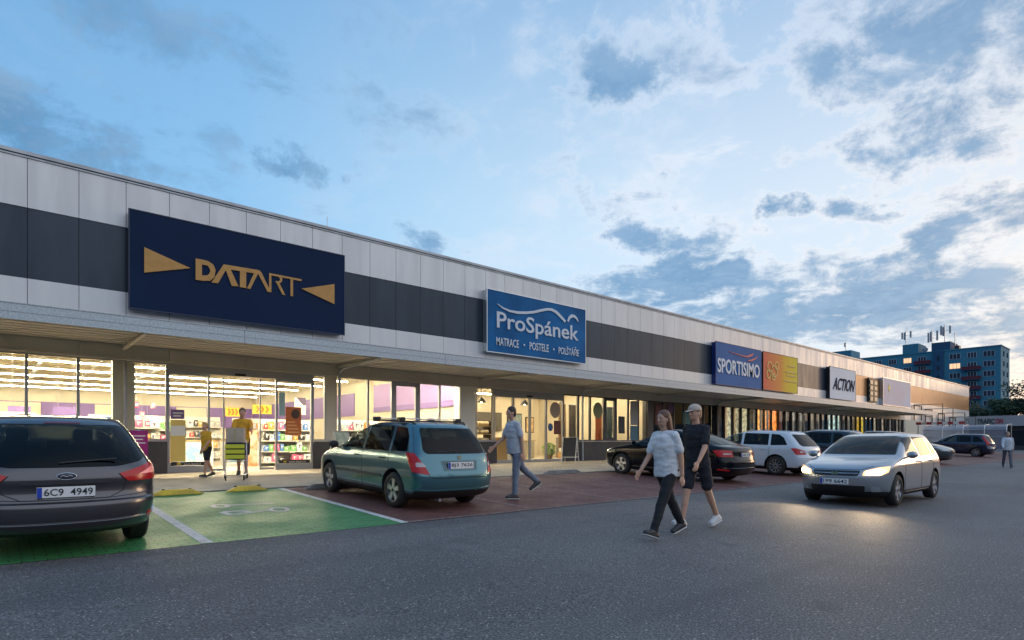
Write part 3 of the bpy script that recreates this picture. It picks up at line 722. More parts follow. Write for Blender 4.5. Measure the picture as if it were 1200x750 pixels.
class Shell:
    """car body skin described by plan outlines stacked in height: rows are (z, rear x, front x, half width, rear corner, front corner)"""
    def __init__(s, rows, nr=2.7, nf=2.5):
        s.rows = rows; zs = [r[0] for r in rows]; s.f = [pchip(zs, [r[k] for r in rows]) for k in range(1, 6)]; s.nr, s.nf = nr, nf
        s.z0, s.z1 = zs[0], zs[-1]; s.cache = {}
    def ring(s, z, m=14, k=22):
        key = round(z, 5), m, k
        if key in s.cache: return s.cache[key]
        xr, xf, w, lr, lf = [f(z) for f in s.f]
        tot = xf - xr; sc_ = min(1, tot * .98 / (lr + lf)); lr *= sc_; lf *= sc_; P = []
        def tt(u, p): return math.pi / 2 * (u ** p / (u ** p + (1 - u) ** p)) if 0 < u < 1 else (0 if u <= 0 else math.pi / 2)
        for i in range(m + 1):
            t = tt(i / m, s.nr / 2); P.append((xr + lr * (1 - math.cos(t) ** (2 / s.nr)), w * math.sin(t) ** (2 / s.nr)))
        a_, b_ = xr + lr, xf - lf
        for i in range(1, k): P.append((a_ + (b_ - a_) * i / k, w))
        for i in range(m, -1, -1):
            t = tt(i / m, s.nf / 2); P.append((xf - lf * (1 - math.cos(t) ** (2 / s.nf)), w * math.sin(t) ** (2 / s.nf)))
        xm = (xr + xf) / 2
        P = [(x, y * (1 - .035 * ((x - xm) / (tot / 2)) ** 2)) for x, y in P]
        s.cache[key] = P; return P
    def side(s, x, z):
        P = s.ring(z)
        for (x0, y0), (x1, y1) in zip(P, P[1:]):
            if x0 <= x <= x1 and x1 > x0: return Vector((x, y0 + (y1 - y0) * (x - x0) / (x1 - x0), z))
        return Vector((min(max(x, P[0][0]), P[-1][0]), 0, z))
    def end(s, a, z, rear=True):
        P = s.ring(z); P = P if rear else P[::-1]; sg = 1 if a >= 0 else -1; a = abs(a)
        for (x0, y0), (x1, y1) in zip(P, P[1:]):
            l = math.hypot(x1 - x0, y1 - y0)
            if a <= l or l == 0:
                if l == 0: continue
                return Vector((x0 + (x1 - x0) * a / l, sg * (y0 + (y1 - y0) * a / l), z))
            a -= l
        return Vector((P[-1][0], 0, z))
    def at(s, mode, u, z, sgn=1):
        if mode == 'side': p = s.side(u, z); p.y *= sgn; return p
        return s.end(u, z, mode == 'rear')
    def normal(s, mode, u, z, sgn=1):
        e = .012; zz_ = min(max(z, s.z0 + e), s.z1 - e)
        d1 = s.at(mode, u + e, zz_, sgn) - s.at(mode, u - e, zz_, sgn); d2 = s.at(mode, u, zz_ + e, sgn) - s.at(mode, u, zz_ - e, sgn)
        n = d1.cross(d2)
        if n.length < 1e-9: n = Vector((0, sgn, 0))
        n.normalize(); c = s.at(mode, u, zz_, sgn) - Vector(((s.rows[3][1] + s.rows[3][2]) / 2, 0, .6))
        if n.dot(c) < 0: n = -n
        return n
    def body(s, levels=70):
        bm = bmesh.new(); zs = []
        for (r0, r1) in zip(s.rows, s.rows[1:]):
            d = math.hypot(r1[0] - r0[0], max(abs(r1[1] - r0[1]), abs(r1[2] - r0[2]))); n = max(2, int(d / .055))
            zs += [r0[0] + (r1[0] - r0[0]) * i / n for i in range(n)]
        zs.append(s.rows[-1][0]); rings = []
        for z in zs:
            P = s.ring(z); full = [(x, y) for x, y in P] + [(x, -y) for x, y in P[-2:0:-1]]
            rings.append([bm.verts.new((x, y, z)) for x, y in full])
        n = len(rings[0])
        for a_, b_ in zip(rings, rings[1:]):
            for i in range(n): bm.faces.new((a_[i], a_[(i + 1) % n], b_[(i + 1) % n], b_[i]))
        bm.faces.new(rings[0][::-1]); 
        # roof cap with a slight crown
        top = rings[-1]; cz = s.rows[-1][0]; half = len(P)
        mid = []
        for i in range(half):
            x = P[i][0]; mid.append(bm.verts.new((x, 0, cz + .006 * (0 if i in (0, half - 1) else 1)))) if 0 < i < half - 1 else mid.append(top[i])
        for i in range(half - 1):
            q = [top[i], top[i + 1], mid[i + 1], mid[i]]; q = list(dict.fromkeys(q))
            if len(q) > 2: bm.faces.new(q)
            j0, j1 = (n - i) % n, (n - i - 1) % n
            q = [top[j0], mid[i], mid[i + 1], top[j1]]; q = list(dict.fromkeys(q))
            if len(q) > 2: bm.faces.new(q)
        bmesh.ops.recalc_face_normals(bm, faces=bm.faces); return bm
    def patch(s, name, poly, mode, mat, parent, off=.003, sgn=1, cell=.05, rnd=0, depth=None, **kw):
        bm = bmesh.new(); poly = round_poly(poly, rnd) if rnd else poly
        bm.faces.new([bm.verts.new((p[0], 0, p[1])) for p in poly])
        xs = [p[0] for p in poly]; zs = [p[1] for p in poly]
        x = min(xs) + cell
        while x < max(xs): bmesh.ops.bisect_plane(bm, geom=bm.verts[:] + bm.edges[:] + bm.faces[:], plane_co=(x, 0, 0), plane_no=(1, 0, 0)); x += cell
        z = min(zs) + cell * .7
        while z < max(zs): bmesh.ops.bisect_plane(bm, geom=bm.verts[:] + bm.edges[:] + bm.faces[:], plane_co=(0, 0, z), plane_no=(0, 0, 1)); z += cell * .7
        nrm = {}
        for v in bm.verts:
            u, z = v.co.x, v.co.z; nn = s.normal(mode, u, z, sgn); v.co = s.at(mode, u, z, sgn) + nn * off; nrm[v] = nn
        be = [e for e in bm.edges if e.is_boundary]
        ret = bmesh.ops.extrude_edge_only(bm, edges=be); d = depth or off + .004
        base = {tuple(round(c, 5) for c in v.co): nn for v, nn in nrm.items()}
        for v in ret['geom']:
            if isinstance(v, bmesh.types.BMVert): v.co -= base.get(tuple(round(c, 5) for c in v.co), Vector((0, 0, 1))) * d
        # orient outward
        bmesh.ops.recalc_face_normals(bm, faces=bm.faces)
        f = max(bm.faces, key=lambda f: f.calc_area())
        c = f.calc_center_median(); ctr = Vector(((s.rows[3][1] + s.rows[3][2]) / 2, 0, .6))
        me = bpy.data.meshes.new(name)
        if f.normal.dot(c - ctr) < 0: bmesh.ops.reverse_faces(bm, faces=bm.faces)
        bm.to_mesh(me); bm.free(); me.materials.append(mat)
        me.polygons.foreach_set('use_smooth', [True] * len(me.polygons)); me.set_sharp_from_angle(angle=R(40))
        o = bpy.data.objects.new(name, me); COL.objects.link(o); o.parent = parent; tag(o, **kw); return o
    def seam(s, name, pts, mode, mat, parent, w=.009, off=.0012, sgn=1, closed=False):
        """thin line of width w laid on the skin along pts"""
        P = [Vector(p) for p in pts]
        if closed: P.append(P[0])
        Q = []
        for a_, b_ in zip(P, P[1:]):
            n = max(1, int((b_ - a_).length / .05)); Q += [a_ + (b_ - a_) * i / n for i in range(n)]
        Q.append(P[-1]); W_ = [s.at(mode, q.x, q.y, sgn) + s.normal(mode, q.x, q.y, sgn) * off for q in Q]
        bm = bmesh.new(); tube(bm, W_, w / 2, 5); return obj(name, bm, mat, parent)
def round_poly(poly, r, n=4):
    out_ = []
    for i in range(len(poly)):
        p0, p1, p2 = [Vector(poly[j % len(poly)]) for j in (i - 1, i, i + 1)]
        rr = r if not isinstance(r, (list, tuple)) else r[i]
        d0 = min(rr, (p0 - p1).length * .45); d2 = min(rr, (p2 - p1).length * .45)
        a_ = p1 + (p0 - p1).normalized() * d0; b_ = p1 + (p2 - p1).normalized() * d2
        for k in range(n + 1):
            t = k / n; out_.append(tuple(a_ * (1 - t) ** 2 + p1 * 2 * t * (1 - t) + b_ * t * t))
    return out_
def wheel(parent, x, y, r, style, sgn, w=.20, steer=0):
    e = bpy.data.objects.new('wheel', None)
    bm = bmesh.new(); seg = 40
    prof = [(r * .66, -w / 2), (r * .78, -w / 2 - .006), (r * .93, -w / 2 + .008), (r, -w / 2 + .035), (r, w / 2 - .035), (r * .93, w / 2 - .008), (r * .78, w / 2 + .006), (r * .66, w / 2)]
    rings = [[bm.verts.new((pr * math.cos(2 * math.pi * k / seg), py, pr * math.sin(2 * math.pi * k / seg))) for k in range(seg)] for pr, py in prof]
    for a_, b_ in zip(rings, rings[1:] + rings[:1]):
        for k in range(seg): bm.faces.new((a_[k], a_[(k + 1) % seg], b_[(k + 1) % seg], b_[k]))
    t = obj('wheel', bm, M['rubber'], parent, smooth=40); t.location = (x, y, r); t.rotation_euler = (0, 0, steer)
    bm = bmesh.new(); yo = sgn * (w / 2 - .012)
    def ann(r0, r1, ya, yb, mi=0):
        pr = [(r0, ya), (r1, ya), (r1, yb), (r0, yb)]; rg = [[bm.verts.new((p * math.cos(2 * math.pi * k / seg), q, p * math.sin(2 * math.pi * k / seg))) for k in range(seg)] for p, q in pr]
        for a_, b_ in zip(rg, rg[1:] + rg[:1]):
            for k in range(seg): f = bm.faces.new((a_[k], a_[(k + 1) % seg], b_[(k + 1) % seg], b_[k])); f.material_index = mi
    ann(r * .61, r * .67, yo, yo - sgn * .10)
    ann(.001, r * .62, yo - sgn * .055, yo - sgn * .075, 1)
    n = style
    def poly(pts, ya, yb, mi=0):
        a_ = [bm.verts.new((p[0], ya, p[1])) for p in pts]; b_ = [bm.verts.new((p[0], yb, p[1])) for p in pts]
        for f in [bm.faces.new(a_), bm.faces.new(b_)] + [bm.faces.new((a_[i], a_[(i + 1) % len(pts)], b_[(i + 1) % len(pts)], b_[i])) for i in range(len(pts))]: f.material_index = mi
    for k in range(n):
        an = 2 * math.pi * k / n + math.pi / 2
        c, s_ = math.cos(an), math.sin(an); wi, wo = (.030, .042) if n <= 6 else (.014, .016)
        if n <= 6: wi, wo = .036 * r / .31, .046 * r / .31
        pts = [(r * .10, -wi), (r * .63, -wo), (r * .63, wo), (r * .10, wi)]
        poly([(p * c - q * s_, p * s_ + q * c) for p, q in pts], yo - sgn * .008, yo - sgn * .035)
    ann(.001, r * .19, yo - sgn * .002, yo - sgn * .03)
    ann(.001, r * .09, yo + sgn * .004, yo - sgn * .01, 1)
    rim = obj('rim', bm, [M['alloy'], M['black']], t, smooth=30)
    return t
def plate(sh, car, txt, z, h=.11, w=.52, off=.012, front=False):
    mode = 'front' if front else 'rear'
    p = sh.at(mode, 0, z); sx = 1 if front else -1; x = p.x + sx * .020
    e = boxo('number_plate', min(x, x + sx * .008), max(x, x + sx * .008), -w / 2, w / 2, z - h / 2, z + h / 2, M['plate'], car, bev=.002)
    xf = x + sx * .0095
    # reader's left is +y at the rear (looking along +x)
    sl = 1 if not front else -1
    bm = bmesh.new(); box(bm, min(xf, xf + sx * .001), max(xf, xf + sx * .001), min(sl * (w / 2 - .045), sl * w / 2 - sl * .002), max(sl * (w / 2 - .045), sl * w / 2 - sl * .002), z - h / 2 + .003, z + h / 2 - .003); obj('blue_strip', bm, M['plate_blue'], e)
    me = text_mesh(txt, .01); xs = [v.co.x for v in me.vertices]; ys = [v.co.y for v in me.vertices]; ax, bx2, ay, by = min(xs), max(xs), min(ys), max(ys)
    y0, y1 = sl * (w / 2 - .062), -sl * (w / 2 - .022)
    for v in me.vertices: v.co = (xf + sx * (.001 + (v.co.z / .02 * .5 + .5) * .0006), y0 + (y1 - y0) * (v.co.x - ax) / (bx2 - ax), z - h * .33 + h * .66 * (v.co.y - ay) / (by - ay))
    me.materials.clear(); me.materials.append(M['ink']); o = bpy.data.objects.new('lettering', me); COL.objects.link(o); o.parent = e
    return e
def arches(bmobj, wheels, R_, W_, mi=1):
    bm = bmesh.new()
    for (x, r) in wheels:
        for sgn in (1, -1):
            seg = 36; y0, y1 = sgn * (W_ - .27), sgn * (W_ + .2)
            a_ = [bm.verts.new((x + R_ * math.cos(2 * math.pi * k / seg), y0, r + .01 + R_ * math.sin(2 * math.pi * k / seg))) for k in range(seg)]
            b_ = [bm.verts.new((v.co.x, y1, v.co.z)) for v in a_]
            for f in [bm.faces.new(a_), bm.faces.new(b_)] + [bm.faces.new((a_[i], a_[(i + 1) % seg], b_[(i + 1) % seg], b_[i])) for i in range(seg)]: f.material_index = mi
    bmesh.ops.recalc_face_normals(bm, faces=bm.faces)
    me = bpy.data.meshes.new('cut'); bm.to_mesh(me); bm.free()
    for m in bmobj.data.materials: me.materials.append(m)
    c = bpy.data.objects.new('cut', me); COL.objects.link(c)
    md = bmobj.modifiers.new('b', 'BOOLEAN'); md.object = c; md.operation = 'DIFFERENCE'; md.solver = 'EXACT'
    dg = bpy.context.evaluated_depsgraph_get(); dg.update()
    nm = bpy.data.meshes.new_from_object(bmobj.evaluated_get(dg)); bmobj.modifiers.clear(); old = bmobj.data; bmobj.data = nm; nm.name = 'body'
    bpy.data.objects.remove(c)
    nm.polygons.foreach_set('use_smooth', [True] * len(nm.polygons)); nm.set_sharp_from_angle(angle=R(32))
def paint(name, c1, metal=.55, rough=.32):
    if name in MATS: return MATS[name]
    m = mottled(name, c1, tuple(v * .93 for v in c1), 60, rough, metal, coat=1, detail=2); nt = m.node_tree
    o = [n for n in nt.nodes if n.type == 'OUTPUT_MATERIAL'][0]; p = [n for n in nt.nodes if n.type == 'BSDF_PRINCIPLED'][0]
    d = N(nt, 'ShaderNodeBsdfDiffuse'); d.inputs[0].default_value = (.03, .03, .033, 1); g = N(nt, 'ShaderNodeNewGeometry'); mx = N(nt, 'ShaderNodeMixShader')
    L(nt, g.outputs['Backfacing'], mx.inputs[0]); L(nt, p.outputs[0], mx.inputs[1]); L(nt, d.outputs[0], mx.inputs[2]); L(nt, mx.outputs[0], o.inputs[0]); return m
def pip(p, poly):
    c = False
    for (x0, y0), (x1, y1) in zip(poly, poly[1:] + poly[:1]):
        if (y0 > p[1]) != (y1 > p[1]) and p[0] < (x1 - x0) * (p[1] - y0) / (y1 - y0) + x0: c = not c
    return c
def cut_opening(me, poly, axis, test, shrink=.016):
    """cuts a window opening through the body sheet; poly is 2D in (x,z) when axis is 1, in (y,z) when axis is 0"""
    cx_ = sum(p[0] for p in poly) / len(poly); cz_ = sum(p[1] for p in poly) / len(poly); Q = []
    for x, z in poly:
        d = Vector((cx_ - x, cz_ - z)); d = d.normalized() * shrink; Q.append((x + d.x, z + d.y))
    bm = bmesh.new(); bm.from_mesh(me); xs = [q[0] for q in Q]; zs = [q[1] for q in Q]; k = 0 if axis == 1 else 1
    def region():
        fs = [f for f in bm.faces if test(f.calc_center_median()) and max(v.co[k] for v in f.verts) > min(xs) and min(v.co[k] for v in f.verts) < max(xs) and max(v.co.z for v in f.verts) > min(zs) and min(v.co.z for v in f.verts) < max(zs)]
        return fs
    for (u0, w0), (u1, w1) in zip(Q, Q[1:] + Q[:1]):
        n2 = Vector((w1 - w0, -(u1 - u0)));
        if n2.length < 1e-5: continue
        no = Vector((n2.x, 0, n2.y)) if axis == 1 else Vector((0, n2.x, n2.y)); co = Vector((u0, 0, w0)) if axis == 1 else Vector((0, u0, w0))
        fs = region(); es = {e for f in fs for e in f.edges}; vs = {v for f in fs for v in f.verts}
        bmesh.ops.bisect_plane(bm, geom=list(vs) + list(es) + fs, plane_co=co, plane_no=no.normalized(), dist=1e-5)
    dead = [f for f in region() if pip((f.calc_center_median()[k], f.calc_center_median().z), Q)]
    bmesh.ops.delete(bm, geom=dead, context='FACES'); bm.to_mesh(me); bm.free()
def seats(car, xf, xr, w, top=1.12):
    for sgn in (1, -1):
        y = sgn * w * .45
        bm = bmesh.new(); box(bm, xf - .06, xf + .46, y - .25, y + .25, .38, .52, 0, .05); 
        prism(bm, [(xf - .06, .45), (xf + .08, .45), (xf - .08, top), (xf - .20, top)], y - .24, y + .24)
        prism(bm, [(xf - .13, top + .04), (xf - .05, top + .04), (xf - .09, top + .21), (xf - .16, top + .21)], y - .12, y + .12)
        bmesh.ops.bevel(bm, geom=bm.edges[:], offset=.02, segments=2, affect='EDGES'); obj('seat', bm, M['cabin'], car, smooth=50)
    bm = bmesh.new(); prism(bm, [(xr, .45), (xr + .14, .45), (xr - .06, top - .04), (xr - .18, top - .04)], -w * .8, w * .8)
    for y in (-.42, 0, .42): prism(bm, [(xr - .16, top - .03), (xr - .09, top - .03), (xr - .12, top + .10), (xr - .18, top + .10)], y - .11, y + .11)
    obj('rear_bench', bm, M['cabin'], car); boxo('cabin_floor', xr - .6, xf + 1.0, -w * .85, w * .85, .30, .33, M['cabin'], car)
    bm = bmesh.new(); prism(bm, [(xf + .75, .62), (xf + 1.15, .62), (xf + 1.15, .90), (xf + .88, .95), (xf + .75, .88)], -w * .84, w * .84); obj('dashboard', bm, M['cabin'], car)
    bm = bmesh.new(); R_ = .18; tube(bm, [(xf + .66 + .06 * math.sin(t * math.pi / 12), w * .45 + R_ * math.cos(t * math.pi / 12), .93 + R_ * .94 * math.sin(t * math.pi / 12)) for t in range(25)], .014, 6); tube(bm, [(xf + .66, w * .45 - R_, .93), (xf + .68, w * .45, .92), (xf + .66, w * .45 + R_, .93)], .018, 6); obj('steering_wheel', bm, M['black'], car, smooth=60)
def make_car(name, rows, pmat, wb, r_ov, wr, half, label, cat='car', group=None, wins=(), wscreen=None, rwin=None, style=5, nr=2.7, nf=2.5, doors=(), belt=None, dark_below=.30, ww=.20, archR=None, full=True, steer=0, yin=.012):
    car = empty(name, label=label, cat=cat, group=group)
    sh = Shell(rows, nr, nf)
    b = obj('body', sh.body(), [pmat, M['black']], car)
    arches(b, [(r_ov, wr), (r_ov + wb, wr)], archR or wr + .055, half)
    me = b.data
    for p in me.polygons:
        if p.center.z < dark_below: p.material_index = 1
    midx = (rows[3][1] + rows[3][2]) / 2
    for wp in wins:
        for sgn in (1, -1): cut_opening(me, list(wp), 1, lambda c, q=sgn: c.y * q > .3 and c.z > .9)
    for wp, mo in ((wscreen, 'front'), (rwin, 'rear')):
        if wp:
            P3 = [sh.at(mo, a_, z) for a_, z in wp]; cut_opening(me, [(p.y, p.z) for p in P3], 0, (lambda c: c.x > midx and c.z > .9) if mo == 'front' else (lambda c: c.x < midx and c.z > .9))
    me.polygons.foreach_set('use_smooth', [True] * len(me.polygons)); me.set_sharp_from_angle(angle=R(32))
    if wins:
        fx_ = sorted(sum(p[0] for p in w) / len(w) for w in wins if max(p[0] for p in w) - min(p[0] for p in w) > .45)
        seats(car, fx_[-1] - .22, fx_[-2] - .35 if len(fx_) > 1 else fx_[-1] - 1.1, half - .12, belt or 1.10)
    for k, x in enumerate((r_ov, r_ov + wb)):
        for sgn in (1, -1):
            wheel(car, x, sgn * (half - ww / 2 - yin), wr, style, sgn, ww, steer if k else 0)
    for sgn in (1, -1):
        for wpoly in wins:
            sh.patch('window', wpoly, 'side', M['carglass'] if max(p[0] for p in wpoly) > 2.5 else M['carglass_dark'], car, .004, sgn, rnd=.02)
        if wins:
            allx = [p for w in wins for p in w]
        for d in doors: sh.seam('door_gap', d, 'side', M['seam'], car, .008, .0, sgn)
    if wscreen: sh.patch('windscreen', wscreen, 'front', M['carglass'], car, .004, rnd=.05)
    if rwin: sh.patch('rear_window', rwin, 'rear', M['carglass_dark'], car, .005, rnd=.05)
    return car, sh, b
def handle(sh, car, x, z, mat, sgn):
    bm = bmesh.new(); n = sh.normal('side', x, z, sgn); pts = [sh.at('side', x + d, z, sgn) + n * o_ for d, o_ in ((-.09, .004), (-.07, .026), (0, .032), (.07, .026), (.09, .004))]
    tube(bm, pts, [.011, .014, .015, .014, .011], 8); obj('door_handle', bm, mat, car, smooth=60)
def mirror(sh, car, x, z, mat, sgn):
    p = sh.at('side', x, z, sgn); bm = bmesh.new()
    bmesh.ops.create_uvsphere(bm, u_segments=16, v_segments=10, radius=1)
    for v in bm.verts:
        c = v.co; v.co = Vector((p.x - .02 + c.x * .065 * (1 if c.x > 0 else .35), p.y + sgn * (.13 + .10 * c.y * sgn), p.z + .07 + c.z * .07))
    tube(bm, [p, (p.x, p.y + sgn * .08, p.z + .04)], .018, 6); obj('wing_mirror', bm, mat, car, smooth=60)
def place(car, x, y, heading, pitch=None):
    """origin of a car is on the ground below its tail; heading = direction of the nose"""
    car.location = (x, y, gz(y)); car.rotation_euler = (0, 0, heading)
    if abs(math.sin(heading)) > .5:
        sg = 1 if math.sin(heading) > 0 else -1; sl = math.atan2(gz(y + 4 * sg) - gz(y), 4)
        car.rotation_euler = (0, -sl, heading)
        if 7.5 > y + .8 * sg: car.location.z = gz(y + .8 * sg) - .8 * math.sin(sl)
    return car

# --- teal small estate
rows = [(.17, .40, 3.85, .66, .3, .35), (.21, .20, 4.02, .74, .3, .45), (.30, .07, 4.17, .795, .32, .62), (.42, .015, 4.225, .812, .34, .72), (.55, .0, 4.235, .821, .34, .74), (.66, .02, 4.21, .822, .34, .72),
        (.74, .05, 4.12, .821, .35, .68), (.80, .07, 3.98, .818, .36, .62), (.86, .085, 3.72, .812, .36, .50), (.91, .10, 3.44, .803, .36, .42), (.955, .125, 3.20, .790, .36, .34), (1.02, .165, 3.02, .765, .36, .32),
        (1.15, .24, 2.80, .715, .36, .32), (1.28, .33, 2.54, .665, .36, .32), (1.38, .42, 2.28, .625, .36, .34), (1.425, .48, 2.10, .600, .36, .38), (1.45, .56, 1.92, .565, .36, .42), (1.463, .68, 1.72, .50, .4, .5), (1.470, .90, 1.45, .36, .4, .4)]
teal = paint('teal metallic paint', (.065, .18, .22), .6, .22)
car, sh, b = make_car('estate_car', rows, teal, 2.46, .87, .305, .822, 'teal estate car with silver roof bars parked nose-in on the red bay', 'car',
    wins=[[(1.98, .955), (2.72, .955), (2.62, 1.10), (2.40, 1.33), (2.24, 1.385), (2.02, 1.40)], [(1.06, .965), (1.90, .955), (1.94, 1.40), (1.12, 1.39)], [(.50, .985), (.98, .965), (1.03, 1.385), (.72, 1.37), (.58, 1.22)], [(2.76, .955), (3.02, .955), (2.86, 1.07), (2.68, 1.20)]],
    wscreen=[(-.66, .99), (.66, .99), (.56, 1.38), (-.56, 1.38)], rwin=[(-.60, .955), (.60, .955), (.64, 1.02), (.555, 1.375), (-.555, 1.375), (-.64, 1.02)],
    doors=[[(1.94, .30), (1.94, .95)], [(1.02, .62), (1.02, .97)], [(1.02, .62), (1.16, .42), (1.20, .30), (3.0, .26), (3.04, .60), (2.98, .92)]], style=5, nr=3.1)
for sgn in (1, -1):
    for x in (2.12, 1.22): handle(sh, car, x, .84, M['black'], sgn)
    mirror(sh, car, 2.92, .93, M['black'] if sgn > 0 else M['black'], sgn)
    sh.patch('side_moulding', [(1.25, .50), (2.98, .50), (2.98, .555), (1.25, .555)], 'side', principled('dark teal plastic', (.02, .035, .04), .5), car, .012, sgn, rnd=.01)
    sh.patch('tail_light', [(sgn * .60, .62), (sgn * .90, .66), (sgn * 1.01, .96), (sgn * .80, .965), (sgn * .68, .80)][::sgn], 'rear', M['tail'], car, .008, rnd=.02)
    sh.patch('reversing_light', [(sgn * .63, .74), (sgn * .80, .74), (sgn * .80, .81), (sgn * .70, .82)][::sgn], 'rear', M['tail_white'], car, .013, rnd=.02)
    sh.patch('headlight', [(sgn * .46, .66), (sgn * .80, .64), (sgn * 1.0, .76), (sgn * .62, .82)][::sgn], 'front', M['lens'], car, .005, rnd=.03)
    pts = [sh.at('side', x, 1.425, sgn) + Vector((0, -sgn * .03, d)) for x, d in ((.62, 0), (.72, .05), (1.2, .062), (1.8, .062), (2.18, .045), (2.28, -.02))]
    tubeo('roof_rail', pts, .016, M['black'], car)
for x in (.98, 1.82):
    bm = bmesh.new(); box(bm, x - .035, x + .035, -.60, .60, 1.515, 1.535, 0, .008); rb = obj('roof_bar', bm, M['alloy'], car)
    for sgn in (1, -1): boxo('bar_foot', x - .06, x + .06, sgn * .595 - .06, sgn * .595 + .06, 1.462, 1.55, M['black'], rb, bev=.02)
plate(sh, car, '8J3 7626', .765)
sh.seam('hatch_gap', [(-.62, .60), (-.50, .57), (.50, .57), (.62, .60)], 'rear', M['seam'], car, .010)
for sgn in (1, -1): sh.seam('hatch_gap', [(sgn * .62, .60), (sgn * .60, .62), (sgn * .70, .80), (sgn * .80, .97), (sgn * .66, 1.38)], 'rear', M['seam'], car, .008)
sh.patch('plate_recess', [(-.33, .685), (.33, .685), (.36, .84), (-.36, .84)], 'rear', paint('teal recess', (.014, .06, .08), .4, .4), car, .004, rnd=.03)
sh.seam('recess_lip', [(-.36, .84), (-.33, .685), (.33, .685), (.36, .84)], 'rear', teal, car, .016)
sh.patch('bumper_insert', [(-.85, .20), (.85, .20), (.85, .34), (-.85, .34)], 'rear', M['black'], car, .004)
sh.seam('bumper_crease', [(-.95, .385), (-.5, .365), (.5, .365), (.95, .385)], 'rear', teal, car, .03)
sh.seam('bumper_crease', [(-.95, .60), (-.62, .575), (-.62, .56), (.62, .56), (.62, .575), (.95, .60)], 'rear', teal, car, .012)
bm = bmesh.new(); p = sh.at('rear', 0, .90); tube(bm, [(p.x - .002, 0, .895), (p.x - .012, 0, .896)], .038, 20); obj('badge', bm, M['chrome'], car, smooth=40)
bm = bmesh.new(); tube(bm, [(.165, 0, 1.0), (.14, .05, 1.0), (.16, .42, .99)], .010, 6); tube(bm, [(.19, -.02, .985), (.155, .0, .99)], .02, 8); obj('rear_wiper', bm, M['black'], car)
tubeo('aerial', [(.80, .0, 1.47), (.66, .0, 1.68)], .004, M['black'], car)
tubeo('exhaust', [(.45, .35, .20), (.12, .35, .19)], .028, M['steel'], car)
place(car, 5.08 + .822, 8.06, R(90)); car.scale = (1.03, 1, 1)

# --- graphite large estate, rear view
rows = [(.20, .50, 4.35, .72, .4, .4), (.25, .22, 4.55, .84, .45, .6), (.33, .07, 4.74, .90, .50, .8), (.45, .01, 4.82, .925, .52, .85), (.55, .0, 4.83, .938, .52, .85), (.60, .012, 4.82, .940, .52, .85), (.615, .065, 4.80, .940, .48, .85),
        (.74, .10, 4.66, .941, .46, .8), (.82, .085, 4.5, .940, .46, .7), (.90, .10, 4.2, .932, .46, .5), (.955, .125, 3.8, .918, .46, .42), (1.0, .16, 3.58, .895, .44, .36), (1.08, .23, 3.38, .852, .44, .34),
        (1.20, .35, 3.10, .79, .44, .36), (1.32, .49, 2.78, .725, .44, .38), (1.40, .60, 2.50, .675, .44, .40), (1.445, .68, 2.30, .635, .44, .45), (1.475, .80, 2.1, .56, .5, .5), (1.49, 1.0, 1.85, .44, .5, .5), (1.495, 1.3, 1.6, .30, .4, .4)]
graph = paint('graphite metallic paint', (.072, .070, .082), .65, .30)
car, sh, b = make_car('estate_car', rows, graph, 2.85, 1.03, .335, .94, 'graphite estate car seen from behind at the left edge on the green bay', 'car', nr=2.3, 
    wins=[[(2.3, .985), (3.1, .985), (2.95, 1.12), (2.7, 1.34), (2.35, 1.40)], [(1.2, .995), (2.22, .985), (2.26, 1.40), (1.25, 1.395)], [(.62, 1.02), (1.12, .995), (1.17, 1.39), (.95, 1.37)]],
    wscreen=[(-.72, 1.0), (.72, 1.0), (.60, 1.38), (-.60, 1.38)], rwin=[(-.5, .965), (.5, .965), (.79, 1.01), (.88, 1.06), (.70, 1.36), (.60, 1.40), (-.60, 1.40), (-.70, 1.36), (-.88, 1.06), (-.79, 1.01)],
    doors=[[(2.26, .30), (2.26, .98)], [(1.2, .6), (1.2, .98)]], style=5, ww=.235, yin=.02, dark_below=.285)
for sgn in (1, -1):
    sh.patch('tail_light', [(sgn * .50, .885), (sgn * .60, .80), (sgn * 1.16, .80), (sgn * 1.22, .86), (sgn * 1.20, 1.0), (sgn * .92, .985)][::sgn], 'rear', M['tail'], car, .010, rnd=.025)
    sh.patch('light_guide', [(sgn * .72, .865), (sgn * .98, .955), (sgn * 1.16, .965), (sgn * 1.16, .875)][::sgn], 'rear', M['tail_pink'], car, .014, rnd=.012)
    sh.patch('reflector', [(sgn * .86, .375), (sgn * 1.12, .40), (sgn * 1.12, .45), (sgn * .88, .44)][::sgn], 'rear', M['tail'], car, .006, rnd=.012)
    sh.seam('hatch_gap', [(sgn * .40, .635), (sgn * .55, .70), (sgn * .58, .80), (sgn * .50, .885)], 'rear', M['seam'], car, .010)
    sh.seam('hatch_gap', [(sgn * .92, .985), (sgn * .93, 1.06), (sgn * .73, 1.40)], 'rear', M['seam'], car, .008)
    sh.seam('bumper_gap', [(sgn * .40, .632), (sgn * 1.0, .665), (sgn * 1.18, .70)], 'rear', M['seam'], car, .009)
    sh.patch('headlight', [(sgn * .50, .66), (sgn * .80, .64), (sgn * 1.0, .76), (sgn * .62, .82)][::sgn], 'front', M['lens'], car, .005, rnd=.03)
    mirror(sh, car, 3.2, .97, graph, sgn)
sh.seam('chrome_trim', [(-1.05, .475), (-.95, .405), (-.5, .395), (.5, .395), (.95, .405), (1.05, .475)], 'rear', M['chrome'], car, .014, .004)
sh.seam('hatch_gap', [(-.40, .633), (.40, .633)], 'rear', M['seam'], car, .012)
sh.patch('plate_recess', [(-.46, .64), (.46, .64), (.40, .80), (-.40, .80)], 'rear', paint('graphite recess', (.05, .045, .055), .6, .3), car, -.001, rnd=.03)
sh.patch('plate_hood', [(-.42, .80), (.42, .80), (.40, .835), (-.40, .835)], 'rear', graph, car, .022, rnd=.01)
